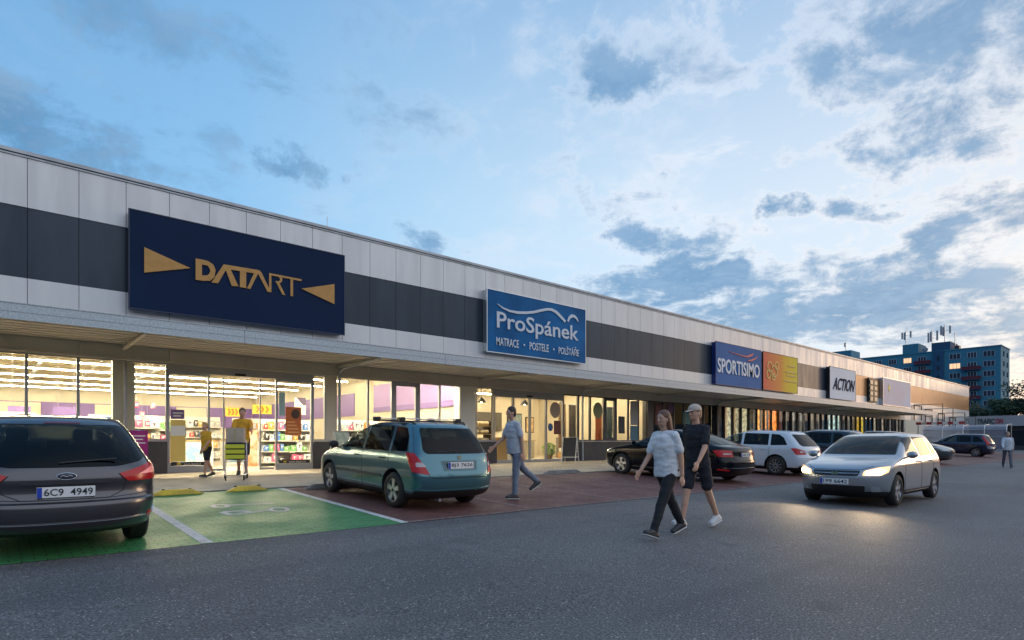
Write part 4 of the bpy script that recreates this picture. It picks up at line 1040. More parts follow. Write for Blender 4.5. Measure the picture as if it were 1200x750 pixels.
sh.patch('bumper_insert', [(-.9, .215), (.9, .215), (.95, .30), (-.95, .30)], 'rear', M['black'], car, .004)
sh.patch('high_brake_light', [(-.17, 1.412), (.17, 1.412), (.17, 1.43), (-.17, 1.43)], 'rear', principled('dim red lens', (.12, .005, .02), .2, 0, 1), car, .006)
plate(sh, car, '6C9  4949', .715, .11, .52)
bm = bmesh.new(); p = sh.at('rear', 0, .875); bmesh.ops.create_uvsphere(bm, u_segments=24, v_segments=12, radius=1)
for v in bm.verts: v.co = Vector((p.x - .004 + v.co.x * .012, v.co.y * .088, .876 + v.co.z * .035))
obj('badge', bm, principled('dark badge', (.06, .065, .08), .25, .5), car, smooth=60)
bm = bmesh.new(); pp = [(p.x - .014, .088 * math.cos(t * math.pi / 12), .876 + .035 * math.sin(t * math.pi / 12)) for t in range(25)]; tube(bm, pp, .004, 6); 
tube(bm, [(p.x - .019, .055, .87), (p.x - .019, .03, .885), (p.x - .019, .0, .87), (p.x - .019, -.03, .885), (p.x - .019, -.055, .872)], .0035, 6); obj('badge_ring', bm, M['chrome'], car, smooth=60)
bm = bmesh.new(); tube(bm, [(.155, .02, 1.0), (.15, .06, 1.01), (.20, -.48, 1.045)], .010, 6); obj('rear_wiper', bm, M['black'], car)
place(car, .54, 7.32, R(90)); car.scale = (1, .90, .96)

# --- black liftback
rows = [(.17, .40, 4.25, .72, .3, .35), (.22, .18, 4.45, .82, .35, .6), (.32, .05, 4.60, .885, .4, .8), (.45, .0, 4.655, .900, .42, .85), (.58, .0, 4.66, .905, .42, .85), (.68, .03, 4.62, .905, .42, .80), (.76, .05, 4.5, .904, .42, .7),
        (.83, .06, 4.25, .90, .42, .55), (.90, .07, 3.9, .892, .42, .45), (.96, .10, 3.55, .875, .42, .36), (1.0, .16, 3.40, .855, .40, .34), (1.05, .38, 3.28, .82, .36, .34), (1.15, .70, 3.08, .765, .34, .34), (1.28, 1.10, 2.80, .695, .34, .36),
        (1.38, 1.50, 2.50, .635, .34, .38), (1.425, 1.76, 2.30, .59, .34, .36), (1.448, 1.92, 2.16, .48, .2, .2)]
rows = [r if r[0] < 1.37 else r for r in rows]
rows[-3] = (1.38, 1.46, 2.56, .635, .34, .38); rows[-2] = (1.425, 1.66, 2.42, .595, .34, .36); rows[-1] = (1.452, 1.86, 2.22, .45, .2, .2)
blk = paint('black metallic paint', (.003, .004, .008), .0, .20)
for n_ in blk.node_tree.nodes:
    if n_.type == 'BSDF_PRINCIPLED': n_.inputs['Coat Weight'].default_value = 0; n_.inputs['Roughness'].default_value = .12; n_.inputs['Specular IOR Level'].default_value = .35
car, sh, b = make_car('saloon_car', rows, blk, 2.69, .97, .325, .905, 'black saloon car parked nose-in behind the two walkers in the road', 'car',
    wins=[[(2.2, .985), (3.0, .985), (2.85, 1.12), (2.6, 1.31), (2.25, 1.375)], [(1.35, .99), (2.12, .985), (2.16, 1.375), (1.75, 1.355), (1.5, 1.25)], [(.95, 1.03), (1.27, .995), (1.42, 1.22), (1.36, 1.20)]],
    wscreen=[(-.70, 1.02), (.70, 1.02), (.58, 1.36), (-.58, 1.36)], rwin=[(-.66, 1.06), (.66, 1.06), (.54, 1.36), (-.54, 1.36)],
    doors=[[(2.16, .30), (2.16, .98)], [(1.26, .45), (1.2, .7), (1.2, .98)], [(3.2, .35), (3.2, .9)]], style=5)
for sgn in (1, -1):
    for x in (2.35, 1.42): handle(sh, car, x, .86, blk, sgn)
    mirror(sh, car, 3.12, .95, blk, sgn)
    sh.patch('tail_light', [(sgn * .55, .74), (sgn * 1.0, .74), (sgn * 1.14, .90), (sgn * .98, .925), (sgn * .60, .91)][::sgn], 'rear', M['tail'], car, .008, rnd=.02)
    sh.patch('reversing_light', [(sgn * .62, .80), (sgn * .86, .80), (sgn * .86, .84), (sgn * .62, .84)][::sgn], 'rear', M['tail_white'], car, .013, rnd=.01)
    sh.patch('reflector', [(sgn * .70, .36), (sgn * 1.05, .38), (sgn * 1.05, .415), (sgn * .70, .395)][::sgn], 'rear', M['tail'], car, .006, rnd=.012)
    sh.patch('headlight', [(sgn * .44, .66), (sgn * .82, .64), (sgn * 1.08, .78), (sgn * .70, .80)][::sgn], 'front', M['lens'], car, .006, rnd=.03)
    sh.patch('fog_light', [(sgn * .60, .34), (sgn * .90, .34), (sgn * .90, .42), (sgn * .60, .42)][::sgn], 'front', M['lens'], car, .006, rnd=.03)
    sh.seam('sill_trim', [(1.35, .30), (3.2, .30)], 'side', M['chrome'], car, .010, .002, sgn)
plate(sh, car, '5A8 2170', .80)
sh.seam('chrome_trim', [(-.9, .44), (.9, .44)], 'rear', M['chrome'], car, .012, .004)
sh.seam('boot_gap', [(-.55, .74), (-.48, .64), (.48, .64), (.55, .74)], 'rear', M['seam'], car, .010)
place(car, 14.75 + .905, 8.10, R(90))

# --- white estate
rows_e = [(.18, .45, 4.25, .70, .3, .35), (.23, .20, 4.45, .82, .35, .6), (.33, .05, 4.58, .885, .38, .8), (.46, .0, 4.65, .900, .40, .85), (.60, .005, 4.655, .905, .40, .85), (.70, .04, 4.6, .905, .40, .80), (.78, .06, 4.45, .904, .40, .7),
        (.85, .07, 4.2, .90, .40, .55), (.92, .085, 3.85, .890, .40, .45), (.98, .115, 3.5, .872, .38, .36), (1.05, .175, 3.30, .84, .36, .34), (1.18, .29, 3.05, .78, .36, .34), (1.30, .41, 2.78, .725, .36, .36),
        (1.39, .51, 2.50, .675, .36, .38), (1.435, .57, 2.30, .635, .36, .40), (1.46, .67, 2.12, .57, .4, .45), (1.475, .85, 1.9, .46, .4, .4), (1.48, 1.1, 1.6, .32, .3, .3)]
white = mottled('white car paint', (.62, .66, .72), (.58, .62, .68), 40, .28, .0, coat=1)
def wagon(pmat, label, style=10, rails=True, name='estate_car', txt='4S7 5318'):
    car, sh, b = make_car(name, rows_e, pmat, 2.69, .97, .325, .905, label, 'car',
        wins=[[(2.2, .995), (3.05, .995), (2.88, 1.14), (2.6, 1.33), (2.24, 1.385)], [(1.25, 1.0), (2.12, .995), (2.16, 1.385), (1.30, 1.38)], [(.62, 1.03), (1.17, 1.0), (1.22, 1.38), (.95, 1.365), (.78, 1.26)]],
        wscreen=[(-.70, 1.02), (.70, 1.02), (.58, 1.38), (-.58, 1.38)], rwin=[(-.64, 1.0), (.64, 1.0), (.70, 1.05), (.60, 1.38), (-.60, 1.38), (-.70, 1.05)],
        doors=[[(2.16, .30), (2.16, .98)], [(1.26, .45), (1.2, .7), (1.2, .98)], [(3.2, .35), (3.2, .9)]], style=style)
    for sgn in (1, -1):
        for x in (2.35, 1.42): handle(sh, car, x, .87, pmat, sgn)
        mirror(sh, car, 3.12, .96, pmat, sgn)
        sh.patch('tail_light', [(sgn * .58, .74), (sgn * .94, .72), (sgn * 1.08, .93), (sgn * .90, .935), (sgn * .66, .86)][::sgn], 'rear', M['tail'], car, .008, rnd=.02)
        sh.patch('reversing_light', [(sgn * .66, .79), (sgn * .82, .79), (sgn * .82, .85), (sgn * .72, .85)][::sgn], 'rear', M['tail_white'], car, .013, rnd=.01)
        sh.patch('headlight', [(sgn * .44, .66), (sgn * .82, .64), (sgn * 1.08, .80), (sgn * .70, .82)][::sgn], 'front', M['lens'], car, .006, rnd=.03)
        if rails:
            pts = [sh.at('side', x, 1.43, sgn) + Vector((0, -sgn * .04, d)) for x, d in ((.66, 0), (.76, .045), (1.3, .055), (2.0, .05), (2.3, 0))]
            tubeo('roof_rail', pts, .014, M['alloy'], car)
    plate(sh, car, txt, .83)
    sh.seam('bumper_gap', [(-.95, .62), (.95, .62)], 'rear', M['seam'], car, .008)
    sh.patch('bumper_insert', [(-.85, .25), (.85, .25), (.85, .36), (-.85, .36)], 'rear', M['black'], car, .004)
    return car, sh
car, sh = wagon(white, 'white estate car parked between the black saloon and the dark family car')
place(car, 19.55 + .905, 8.15, R(90))
car, sh = wagon(paint('midnight blue paint', (.012, .022, .038), .4, .25), 'dark family car half hidden between the white estate and the silver hatchback', rails=True, style=5, txt='3B2 9406')
place(car, 24.4 + .905, 8.0, R(90)); car.scale = (1, 1, 1.06)
car, sh = wagon(paint('graphite green paint', (.06, .075, .085), .5, .28), 'dark grey car parked tail-in with its nose towards the road, before the navy people carrier', rails=False, style=5, txt='7T4 1162')
sh.patch('grille', [(-.36, .52), (.36, .52), (.40, .68), (-.40, .68)], 'front', M['black'], car, .006, rnd=.03)
car.scale = (1, 1, 1.12); car.location = (37.2, 12.7, gz(12.5) - .02); car.rotation_euler = (0, math.atan2(.2, 5), R(-90))
# --- navy people carrier
rows_m = [(r[0] * (1 if r[0] < .6 else 1 + (r[0] - .6) * .13), r[1] * .8 if r[0] > .9 else r[1], r[2] - (.12 if r[0] < .9 else -.1), r[3], r[4], r[5]) for r in rows_e]
car, sh, b = make_car('people_carrier', rows_m, paint('navy paint', (.008, .014, .045), .3, .25), 2.69, .97, .325, .905, 'navy people carrier parked side-on before the clear trolley shelter', 'car',
    wins=[[(2.2, 1.05), (3.15, 1.05), (2.95, 1.22), (2.6, 1.45), (2.24, 1.5)], [(1.25, 1.06), (2.12, 1.05), (2.16, 1.5), (1.30, 1.49)], [(.55, 1.10), (1.17, 1.06), (1.22, 1.49), (.85, 1.46)]],
    wscreen=[(-.70, 1.08), (.70, 1.08), (.58, 1.5), (-.58, 1.5)], rwin=[(-.62, 1.08), (.62, 1.08), (.58, 1.5), (-.58, 1.5)], doors=[[(2.16, .30), (2.16, 1.05)], [(1.2, .7), (1.2, 1.05)]], style=7)
for sgn in (1, -1):
    sh.patch('tail_light', [(sgn * .72, .9), (sgn * .98, .88), (sgn * .90, 1.44), (sgn * .76, 1.44)][::sgn], 'rear', M['tail'], car, .008, rnd=.02); mirror(sh, car, 3.12, 1.0, M['black'], sgn)
plate(sh, car, '2A6 8035', .8)
place(car, 53.4 + .9, 9.3, R(90))

# --- silver hatchback with lit headlamps, driving along the road
rows = [(.17, .35, 3.85, .70, .3, .30), (.22, .15, 3.98, .80, .3, .50), (.30, .05, 4.10, .845, .34, .62), (.42, .0, 4.17, .855, .36, .68), (.55, .0, 4.19, .862, .36, .70), (.66, .02, 4.17, .863, .36, .68), (.74, .04, 4.10, .862, .36, .60),
        (.80, .05, 3.98, .860, .36, .50), (.86, .06, 3.72, .852, .36, .42), (.91, .08, 3.42, .842, .36, .38), (.96, .10, 3.16, .825, .36, .32), (1.04, .15, 2.98, .795, .34, .30), (1.16, .23, 2.76, .745, .34, .30), (1.28, .33, 2.50, .695, .34, .32),
        (1.37, .42, 2.26, .655, .34, .34), (1.415, .50, 2.06, .62, .34, .38), (1.44, .62, 1.86, .56, .36, .4), (1.455, .85, 1.6, .44, .4, .4), (1.46, 1.0, 1.4, .3, .2, .2)]
silver = paint('silver metallic paint', (.34, .37, .42), .65, .30)
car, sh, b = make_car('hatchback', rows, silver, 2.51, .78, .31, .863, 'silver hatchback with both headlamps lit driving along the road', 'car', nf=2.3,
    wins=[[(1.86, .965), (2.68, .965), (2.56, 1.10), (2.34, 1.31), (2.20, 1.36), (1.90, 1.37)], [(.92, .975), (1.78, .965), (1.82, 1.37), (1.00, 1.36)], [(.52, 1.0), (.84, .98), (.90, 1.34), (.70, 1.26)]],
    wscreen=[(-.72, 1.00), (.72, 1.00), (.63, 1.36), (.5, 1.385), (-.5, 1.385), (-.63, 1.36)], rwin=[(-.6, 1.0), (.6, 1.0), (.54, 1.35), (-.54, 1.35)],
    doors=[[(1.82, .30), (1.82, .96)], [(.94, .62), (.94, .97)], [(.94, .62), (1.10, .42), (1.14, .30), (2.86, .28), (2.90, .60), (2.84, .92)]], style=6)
dk = M['black']
sh.patch('grille', [(-.40, .60), (.40, .60), (.44, .70), (-.44, .70)], 'front', dk, car, .006, rnd=.03)
sh.seam('grille_bar', [(-.40, .65), (.40, .65)], 'front', M['chrome'], car, .012, .008)
sh.patch('air_intake', [(-.48, .27), (.48, .27), (.52, .41), (-.52, .41)], 'front', dk, car, .006, rnd=.04)
sh.seam('bonnet_gap', [(-.62, .79), (-.44, .72), (.44, .72), (.62, .79)], 'front', M['seam'], car, .008)
for sgn in (1, -1):
    for x in (2.02, 1.12): handle(sh, car, x, .85, silver, sgn)
    mirror(sh, car, 2.84, .93, silver, sgn)
    hl = sh.patch('headlight', [(sgn * .47, .61), (sgn * .80, .61), (sgn * .98, .68), (sgn * .94, .79), (sgn * .72, .765), (sgn * .50, .70)][::sgn], 'front', M['lens_warm'], car, .007, rnd=.03)
    hq = sh.patch('lamp', [(sgn * .52, .63), (sgn * .80, .63), (sgn * .90, .70), (sgn * .76, .735), (sgn * .54, .69)][::sgn], 'front', M['headlit'], car, .014, rnd=.03); hq.parent = hl
    sh.patch('fog_light', [(sgn * .60, .30), (sgn * .78, .30), (sgn * .78, .39), (sgn * .60, .39)][::sgn], 'front', M['lens'], car, .006, rnd=.03)
    sh.patch('tail_light', [(sgn * .58, .74), (sgn * .90, .72), (sgn * .96, .93), (sgn * .66, .90)][::sgn], 'rear', M['tail'], car, .008, rnd=.02)
    sh.seam('sill_trim', [(1.2, .26), (2.8, .26)], 'side', M['chrome'], car, .010, .002, sgn)
    ld = bpy.data.lights.new('headlamp_beam', 'SPOT'); ld.energy = 130; ld.color = (1, .72, .42); ld.spot_size = R(95); ld.spot_blend = 1; ld.shadow_soft_size = .05
    lo = bpy.data.objects.new('headlamp_beam', ld); COL.objects.link(lo); lo.parent = car
    p = sh.at('front', sgn * .66, .67); lo.location = (p.x + .05, p.y, p.z)
    lo.rotation_euler = Vector((1, .0, -.17)).to_track_quat('-Z', 'Y').to_euler()
plate(sh, car, '1P9 6642', .49, front=True)
bm = bmesh.new(); p = sh.at('front', 0, .655)
for v in (-.03, .03): tube(bm, [(p.x + .008, v, .65), (p.x + .016, v, .65)], .03, 14)
obj('badge', bm, M['chrome'], car)
car.location = (16.65, 4.62, gz(4.6)); car.rotation_euler = (0, 0, R(180))

# ------------------------------------------------------------------ posters and fittings in the shop windows
def col(name, c, rough=.55, **k): return principled(name, c, rough, **k)
def poster(name, px0, px1, py0, py1, mat, label, D=YF + .045, th=.006, cat='poster', **kw):
    x0 = ploc(px0, D)[0]; x1 = ploc(px1, D)[0]; xm = (px0 + px1) / 2
    z1 = pz(xm, py0, D)[1]; z0 = pz(xm, py1, D)[1]
    e = boxo(name, x0, x1, D - th, D, z0, z1, mat, None, label=label, cat=cat, **kw); return e, x0, x1, z0, z1
pe, a0, a1, b0, b1 = poster('window_poster', 199.5, 217.5, 492, 541, col('yellow poster', (.80, .60, .16)), 'tall yellow poster with a white field in the left glass panel of the entrance')
boxo('white_field', a0 + .01, a1 - .01, YF + .030, YF + .0385, b0 + (b1 - b0) * .62, b0 + (b1 - b0) * .86, col('poster white', (.85, .84, .78)), pe)
pe, a0, a1, b0, b1 = poster('window_poster', 200, 216, 480, 491, col('violet poster', (.16, .10, .26)), 'small violet poster above the yellow one in the left entrance glass')
for k, (u, v) in enumerate(((.15, .9), (.2, .75))): boxo('caption', a0 + (a1 - a0) * u, a0 + (a1 - a0) * v, YF + .030, YF + .0385, b0 + (b1 - b0) * (.55 - .3 * k), b0 + (b1 - b0) * (.70 - .3 * k), M['white'], pe)
pe, a0, a1, b0, b1 = poster('window_poster', 334.5, 353, 477, 510, col('orange poster', (.62, .17, .045)), 'orange poster with a dark round figure in the right glass panel of the entrance')
w_, h_ = a1 - a0, b1 - b0
bm = bmesh.new()
for k in range(4): box(bm, a0 + .06, a0 + w_ * (.9 - .1 * k), YF + .030, YF + .0385, b0 + h_ * (.08 + .12 * k), b0 + h_ * (.13 + .12 * k))
obj('caption', bm, col('amber ink', (.85, .45, .15)), pe)
bm = bmesh.new(); prism(bm, [(a0 + w_ * .62 + .14 * math.cos(t * .4), b0 + h_ * .75 + .16 * math.sin(t * .4)) for t in range(15)], YF + .030, YF + .0385); obj('figure', bm, col('dark brown ink', (.09, .04, .03)), pe)
poster('window_poster', 327, 334, 460, 487, col('pale blue poster', (.42, .62, .62)), 'narrow pale blue film strip at the left edge of the right entrance glass', kind=None)
for a_, b_, lb in ((3.86, 4.72, 'left'), (6.93, 7.88, 'right')):
    texto('strip_lettering', 'www.datart.cz', M['white'], B, a_ + .30, b_ - .10, .63, .69, YF + .046, .004)
    boxo('strip_mark', a_ + .12, a_ + .22, YF + .044, YF + .048, .64, .69, M['yellow'], B)
def disc(name, cx_, cy_, rx, ry, mat, label, D=YF + .045):
    s0, z0 = pz(cx_, cy_, D); s1 = ploc(cx_ + rx, D)[0] - s0; h = pz(cx_, cy_ - ry, D)[1] - z0
    bm = bmesh.new(); prism(bm, [(s0 + s1 * math.cos(t * math.pi / 14), z0 + h * math.sin(t * math.pi / 14)) for t in range(28)], D - .006, D); return obj(name, bm, mat, None, label=label, cat='window sticker')
disc('window_sticker', 650.5, 480.5, 6, 9.5, col('beige sticker', (.42, .33, .25)), 'large round beige sticker on the right entrance glass of the mattress shop')
disc('window_sticker', 645, 500.5, 2.9, 4.6, col('blue sticker', (.02, .10, .28)), 'small blue oval sticker beside the dark red poster on the shop glass')
poster('window_poster', 649, 657, 493, 509, col('dark red poster', (.16, .045, .03)), 'dark red poster below the round beige sticker')
disc('window_sticker', 700.5, 481, 5.4, 9.5, col('olive sticker', (.26, .28, .16)), 'round olive sticker on the window right of the second downpipe')
poster('window_poster', 724.5, 732, 488, 508, col('black poster', (.02, .03, .045)), 'black poster in the mattress shop window right of the narrow framed pane')
poster('window_poster', 738.5, 748, 470, 498, col('grey poster', (.36, .35, .34)), 'grey lettered sheet hanging above a blue one in the last mattress shop window')
poster('window_poster', 738.5, 748, 499, 517, col('teal poster', (.06, .17, .24)), 'blue sheet hanging below the grey one in the last mattress shop window')
for a_, b_, c_, d_, cc, lb in ((768, 779, 474, 498, (.16, .04, .05), 'reddish poster in the dark shop front left of the walkers'), (782, 790, 474, 484, (.10, .03, .12), 'violet poster high in the dark shop front'), (800, 809, 482, 497, (.02, .17, .17), 'turquoise poster in the dark shop front'), (812, 822, 476, 500, (.07, .06, .07), 'grey poster in the dark shop front right of the turquoise one')):
    poster('window_poster', a_, b_, c_, d_, col('poster %s' % lb[:8], cc), lb)
# lit and plain displays just inside the far windows
far = [(834, 838, (.75, .62, .36), 1.0, 'tall cream display'), (843, 849, (.20, .21, .25), 0, 'grey sheet'), (852, 857.5, (.8, .72, .48), .7, 'tall cream display'), (862, 865, (.8, .7, .45), .5, 'narrow cream display'), (869, 875, (.78, .68, .42), .7, 'broad cream display'),
       (878, 883, (.50, .48, .42), 0, 'pale grey sheet'), (885.5, 890, (.95, .42, .10), 1.6, 'orange lit display'), (893, 898, (.95, .36, .10), 1.4, 'orange and red lit display'), (901, 910.5, (1.0, .28, .05), 1.5, 'large orange lit display'), (911, 915, (.38, .02, .01), .2, 'red panel'),
       (916, 920, (.12, .03, .04), 0, 'dark red panel'), (922.5, 927.5, (.10, .08, .11), 0, 'dark list of names'), (931, 937, (.20, .20, .24), 0, 'grey blind'), (940, 947, (.16, .16, .2), 0, 'grey blind'), (954, 959, (.26, .25, .26), 0, 'pale grey blind'), (960.5, 964, (.32, .20, .22), 0, 'pinkish sheet'),
       (965, 970.5, (.01, .14, .26), .15, 'blue and green panel'), (971.5, 973.5, (.6, .8, .75), 1.2, 'mint lit pane'), (976.5, 983, (.55, .78, .72), 1.0, 'broad mint lit pane'), (987, 990, (.28, .30, .34), 0, 'grey sheet'), (996, 999, (.30, .32, .36), 0, 'grey sheet'), (1001, 1007.5, (.85, .50, .06), .8, 'amber panel'),
       (1009, 1013.5, (.9, .62, .05), .9, 'yellow panel'), (1014.5, 1022, (.01, .11, .24), .2, 'deep blue panel'), (1024, 1027, (.8, .7, .5), .6, 'pale lit pane'), (1033, 1036, (.8, .62, .48), .6, 'rosy lit pane'), (1043, 1045.5, (.7, .65, .6), .5, 'thin pale pane'), (1051, 1055, (.7, .62, .52), .5, 'thin cream pane')]
words = ['first', 'second', 'third', 'fourth', 'fifth', 'sixth', 'seventh', 'eighth', 'ninth', 'tenth', 'eleventh', 'twelfth', '13th', '14th', '15th', '16th', '17th', '18th', '19th', '20th', '21st', '22nd', '23rd', '24th', '25th', '26th', '27th', '28th']
for k, (a_, b_, cc, es, lb) in enumerate(far):
    x0, x1 = ploc(a_, YF + .125)[0], ploc(b_, YF + .125)[0]
    m_ = mottled('far display %d' % k, cc, tuple(v * .35 for v in cc), 3.5, .6, detail=3)
    if es:
        p_ = [n for n in m_.node_tree.nodes if n.type == 'BSDF_PRINCIPLED'][0]
        src = p_.inputs['Base Color'].links[0].from_socket; m_.node_tree.links.new(src, p_.inputs['Emission Color']); p_.inputs['Emission Strength'].default_value = es * 1.1
    boxo('window_display', x0, x1, YF + .125, YF + .14, .95, 3.5, m_, None, label='%s, %s of the row along the far shop windows' % (lb, words[k]), cat='window display')

# ------------------------------------------------------------------ goods inside the electronics shop
def shelf_unit(x, y, w, rz, label, h=1.7, n=4, d=.5):
    e = empty('shelf_unit', (x, y, .403), rz, label=label, cat='shelf unit', group='shelf units in the electronics shop')
    boxo('back_panel', -w / 2, w / 2, d / 2 - .03, d / 2, 0, h, M['white'], e)
    for k in range(n): boxo('shelf', -w / 2, w / 2, -d / 2, d / 2 - .032, .12 + k * (h - .15) / n, .15 + k * (h - .15) / n, M['white'], e)
    return [.152 + .403 + k * (h - .15) / n for k in range(n)]
gcols = [('pink', (.75, .12, .25)), ('white', (.72, .72, .70)), ('red', (.60, .05, .04)), ('black', (.03, .03, .035)), ('blue', (.06, .16, .42)), ('orange', (.75, .28, .05)), ('silver', (.42, .43, .46)), ('green', (.15, .38, .12))]
protos = {}; ORD = ['', 'first', 'second', 'third', 'fourth'] + ['%dth' % q for q in range(5, 40)]
for nm, c in gcols:
    m_, nt = new_mat('%s packaging' % nm); o_ = N(nt, 'ShaderNodeOutputMaterial'); p_ = N(nt, 'ShaderNodeBsdfPrincipled'); t_ = N(nt, 'ShaderNodeTexCoord')
    v_ = N(nt, 'ShaderNodeTexVoronoi'); v_.inputs['Scale'].default_value = 3.2; v_.distance = 'CHEBYCHEV'; L(nt, t_.outputs['Generated'], v_.inputs[0])
    sp_ = N(nt, 'ShaderNodeSeparateXYZ'); L(nt, v_.outputs['Color'], sp_.inputs[0])
    L(nt, mixc(nt, sstep(nt, sp_.outputs[0], .62, .66), c, (.7, .7, .68) if nm != 'white' else (.15, .12, .2)), p_.inputs['Base Color']); p_.inputs['Roughness'].default_value = .4; L(nt, p_.outputs[0], o_.inputs[0])
    me = bpy.data.meshes.new('boxed_product'); bm = bmesh.new(); box(bm, -.5, .5, -.5, .5, 0, 1, 0, .02); bm.to_mesh(me); bm.free(); me.materials.append(m_); protos[nm] = me
def product(nm, x, y, z, sx, sy, sz, rz, where, n_=1, k_=1):
    o = bpy.data.objects.new('boxed_product', protos[nm]); COL.objects.link(o); o.location = (x, y, z); o.scale = (sx, sy, sz); o.rotation_euler = (0, 0, rz)
    tag(o, '%s boxed product, %s along the %s shelf, %s' % (nm, ORD[n_], ORD[k_], where), 'boxed product', '%s boxed products on the %s' % (nm, where)); return o
us = [(-.2, 21.6, 2.2, 0, 'low shelf unit behind the far left windows'), (3.1, 21.9, 1.9, 0, 'shelf unit behind the window before the entrance'), (4.4, 25.2, 1.6, 0, 'shelf unit behind the left entrance glass'), (8.4, 22.6, 2.0, 0, 'shelf unit behind the right entrance glass'),
      (10.7, 21.3, 1.9, 0, 'shelf unit behind windows over the teal car'), (13.1, 21.3, 1.9, 0, 'shelf unit right of the framed window'), (6.6, 31, 3.4, 0, 'wide shelf unit deep behind the open doorway'), (10.5, 31.5, 3, 0, 'wide shelf unit deep before the violet wall')]
for x, y, w, rz, lb in us:
    zs = shelf_unit(x, y, w, rz, lb, 1.75 if y < 30 else 2.1)
    for k_, z in enumerate(zs):
        u = -w / 2 + .04; n_ = 0
        while u < w / 2 - .15:
            sx = random.uniform(.14, .30); 
            if u + sx > w / 2 - .02: break
            n_ += 1
            if random.random() < .93:
                product(random.choice(['pink', 'white', 'red', 'white', 'blue', 'black', 'orange', 'pink', 'silver', 'green'])if x < 6 else random.choice([g[0] for g in gcols] + ['white', 'silver']), x + u + sx / 2, y - .09, z, sx - .02, .28, random.uniform(.18, .33), random.uniform(-.06, .06), lb.replace('shelf unit', 'shelves'), n_, k_ + 1)
            u += sx
# service counters with screens, banners
def counter(x0, x1, y, label):
    e = empty('display_counter', ((x0 + x1) / 2, y, .403), label=label, cat='display counter'); l = (x1 - x0) / 2
    boxo('base', -l, l, -.3, .3, 0, .92, col('counter white', (.75, .76, .76)), e, bev=.01); boxo('top', -l - .03, l + .03, -.34, .34, .925, .965, col('counter oak', (.50, .33, .16)), e, bev=.008)
    boxo('front_panel', -l + .08, l - .08, -.312, -.302, .12, .85, mottled('pale blue graphic', (.25, .50, .66), (.75, .78, .78), 2.2, .4, lo=.42, hi=.58), e)
counter(5.0, 6.2, 24.5, 'white counter with a blue graphic seen left in the open entrance'); counter(6.7, 8.6, 24.8, 'long white counter with a blue graphic seen right in the entrance')
counter(8.6, 10.0, 27.5, 'white counter behind the right entrance glass'); counter(2.4, 4.2, 24, 'white counter behind the left entrance glass')
def banner(px0, px1, py0, py1, D, mat, label, chev=False):
    x0 = ploc(px0, D)[0]; x1 = ploc(px1, D)[0]; z1 = pz((px0 + px1) / 2, py0, D)[1]; z0 = pz((px0 + px1) / 2, py1, D)[1]
    e = boxo('hanging_banner', x0, x1, D - .03, D, z0, z1, mat, None, label=label, cat='banner')
    bm = bmesh.new()
    for q in (.2, .8): tube(bm, [(x0 + (x1 - x0) * q, D - .015, z1), (x0 + (x1 - x0) * q, D - .015, 5.2)], .006, 5)
    obj('hanging_wire', bm, M['steel'], e)
    if chev:
        bm = bmesh.new(); w = (x1 - x0); h = z1 - z0
        for k in range(3): stroke(bm, [(x0 + w * (.2 + .25 * k), z0 + h * .15), (x0 + w * (.3 + .25 * k), z0 + h * .5), (x0 + w * (.2 + .25 * k), z0 + h * .85)], .09, D - .04, D - .031)
        obj('chevron', bm, col('chevron brown', (.40, .16, .02)), e)
banner(264, 281, 477.5, 488, 29, col('yellow banner', (.85, .50, .04)), 'left yellow banner with brown chevrons hanging inside the entrance', True)
banner(296, 318, 474.5, 485, 28, col('yellow banner', (.85, .50, .04)), 'right yellow banner with brown chevrons hanging inside the entrance', True)
banner(345, 358, 466, 486, 27, mottled('white slashed banner', (.75, .74, .7), (.08, .06, .12), 1.2, .6, lo=.48, hi=.52, detail=1), 'white banner with dark slashes behind the right entrance glass')
banner(9, 36, 476, 487, 24, M['purple'], 'violet banner hanging behind the far left window'); banner(62, 92, 477, 488, 24, M['purple'], 'violet banner hanging behind the third window from the left')
boxo('promotion_pillar', 7.05, 7.35, 22.8, 23.1, .403, 1.75, mottled('orange pillar graphic', (.70, .30, .12), (.72, .62, .5), 4, .5), None, label='orange promotion pillar standing inside at the right of the open doorway', cat='display pillar')
e = empty('ceiling_camera', (3.0, 24, 4.3), label='round dark security camera under the ceiling behind the left entrance glass', cat='security camera')
bm = bmesh.new(); bmesh.ops.create_uvsphere(bm, u_segments=16, v_segments=10, radius=.11); obj('dome', bm, M['black'], e, smooth=60); tubeo('stem', [(0, 0, .08), (0, 0, .9)], .02, M['white'], e)

# ------------------------------------------------------------------ mattress shop interior
boxo('dark_wall_board', 17.6, 23.5, 27.88, 27.99, 2.0, 3.1, col('charcoal board', (.07, .065, .06)), B); 
texto('board_lettering', 'ProSpánek', M['cream'], B, 18.2, 20.6, 2.35, 2.8, 27.87, .02)
e = empty('bedding_rack', (16.7, 21.6, .403), label='open rack stacked with cream pillows left of the mattress shop doors', cat='rack')
for k in range(5): boxo('shelf', -.6, .6, -.3, .3, .1 + .38 * k, .13 + .38 * k, col('light wood', (.45, .30, .15)), e)
for sx in (-.62, .6): boxo('post', sx, sx + .02, -.3, .3, 0, 1.85, M['black'], e)
for k in range(5):
    for j in (-.3, .3):
        bm = bmesh.new(); box(bm, -.27, .27, -.25, .25, 0, .2, 0, .08); p_ = obj('pillow', bm, col('cream bedding', (.78, .66, .42)), None, smooth=60, label='cream pillow, %s of the %s shelf of the open rack' % ('left' if j < 0 else 'right', ['lowest', 'second', 'third', 'fourth', 'topmost'][k]), cat='pillow', group='cream pillows on the open rack'); p_.location = (16.7 + j, 21.6, .403 + .132 + .38 * k)
e = empty('shop_counter', (21.2, 24.4, .403), label='oak and grey counter in the middle of the mattress shop', cat='counter')
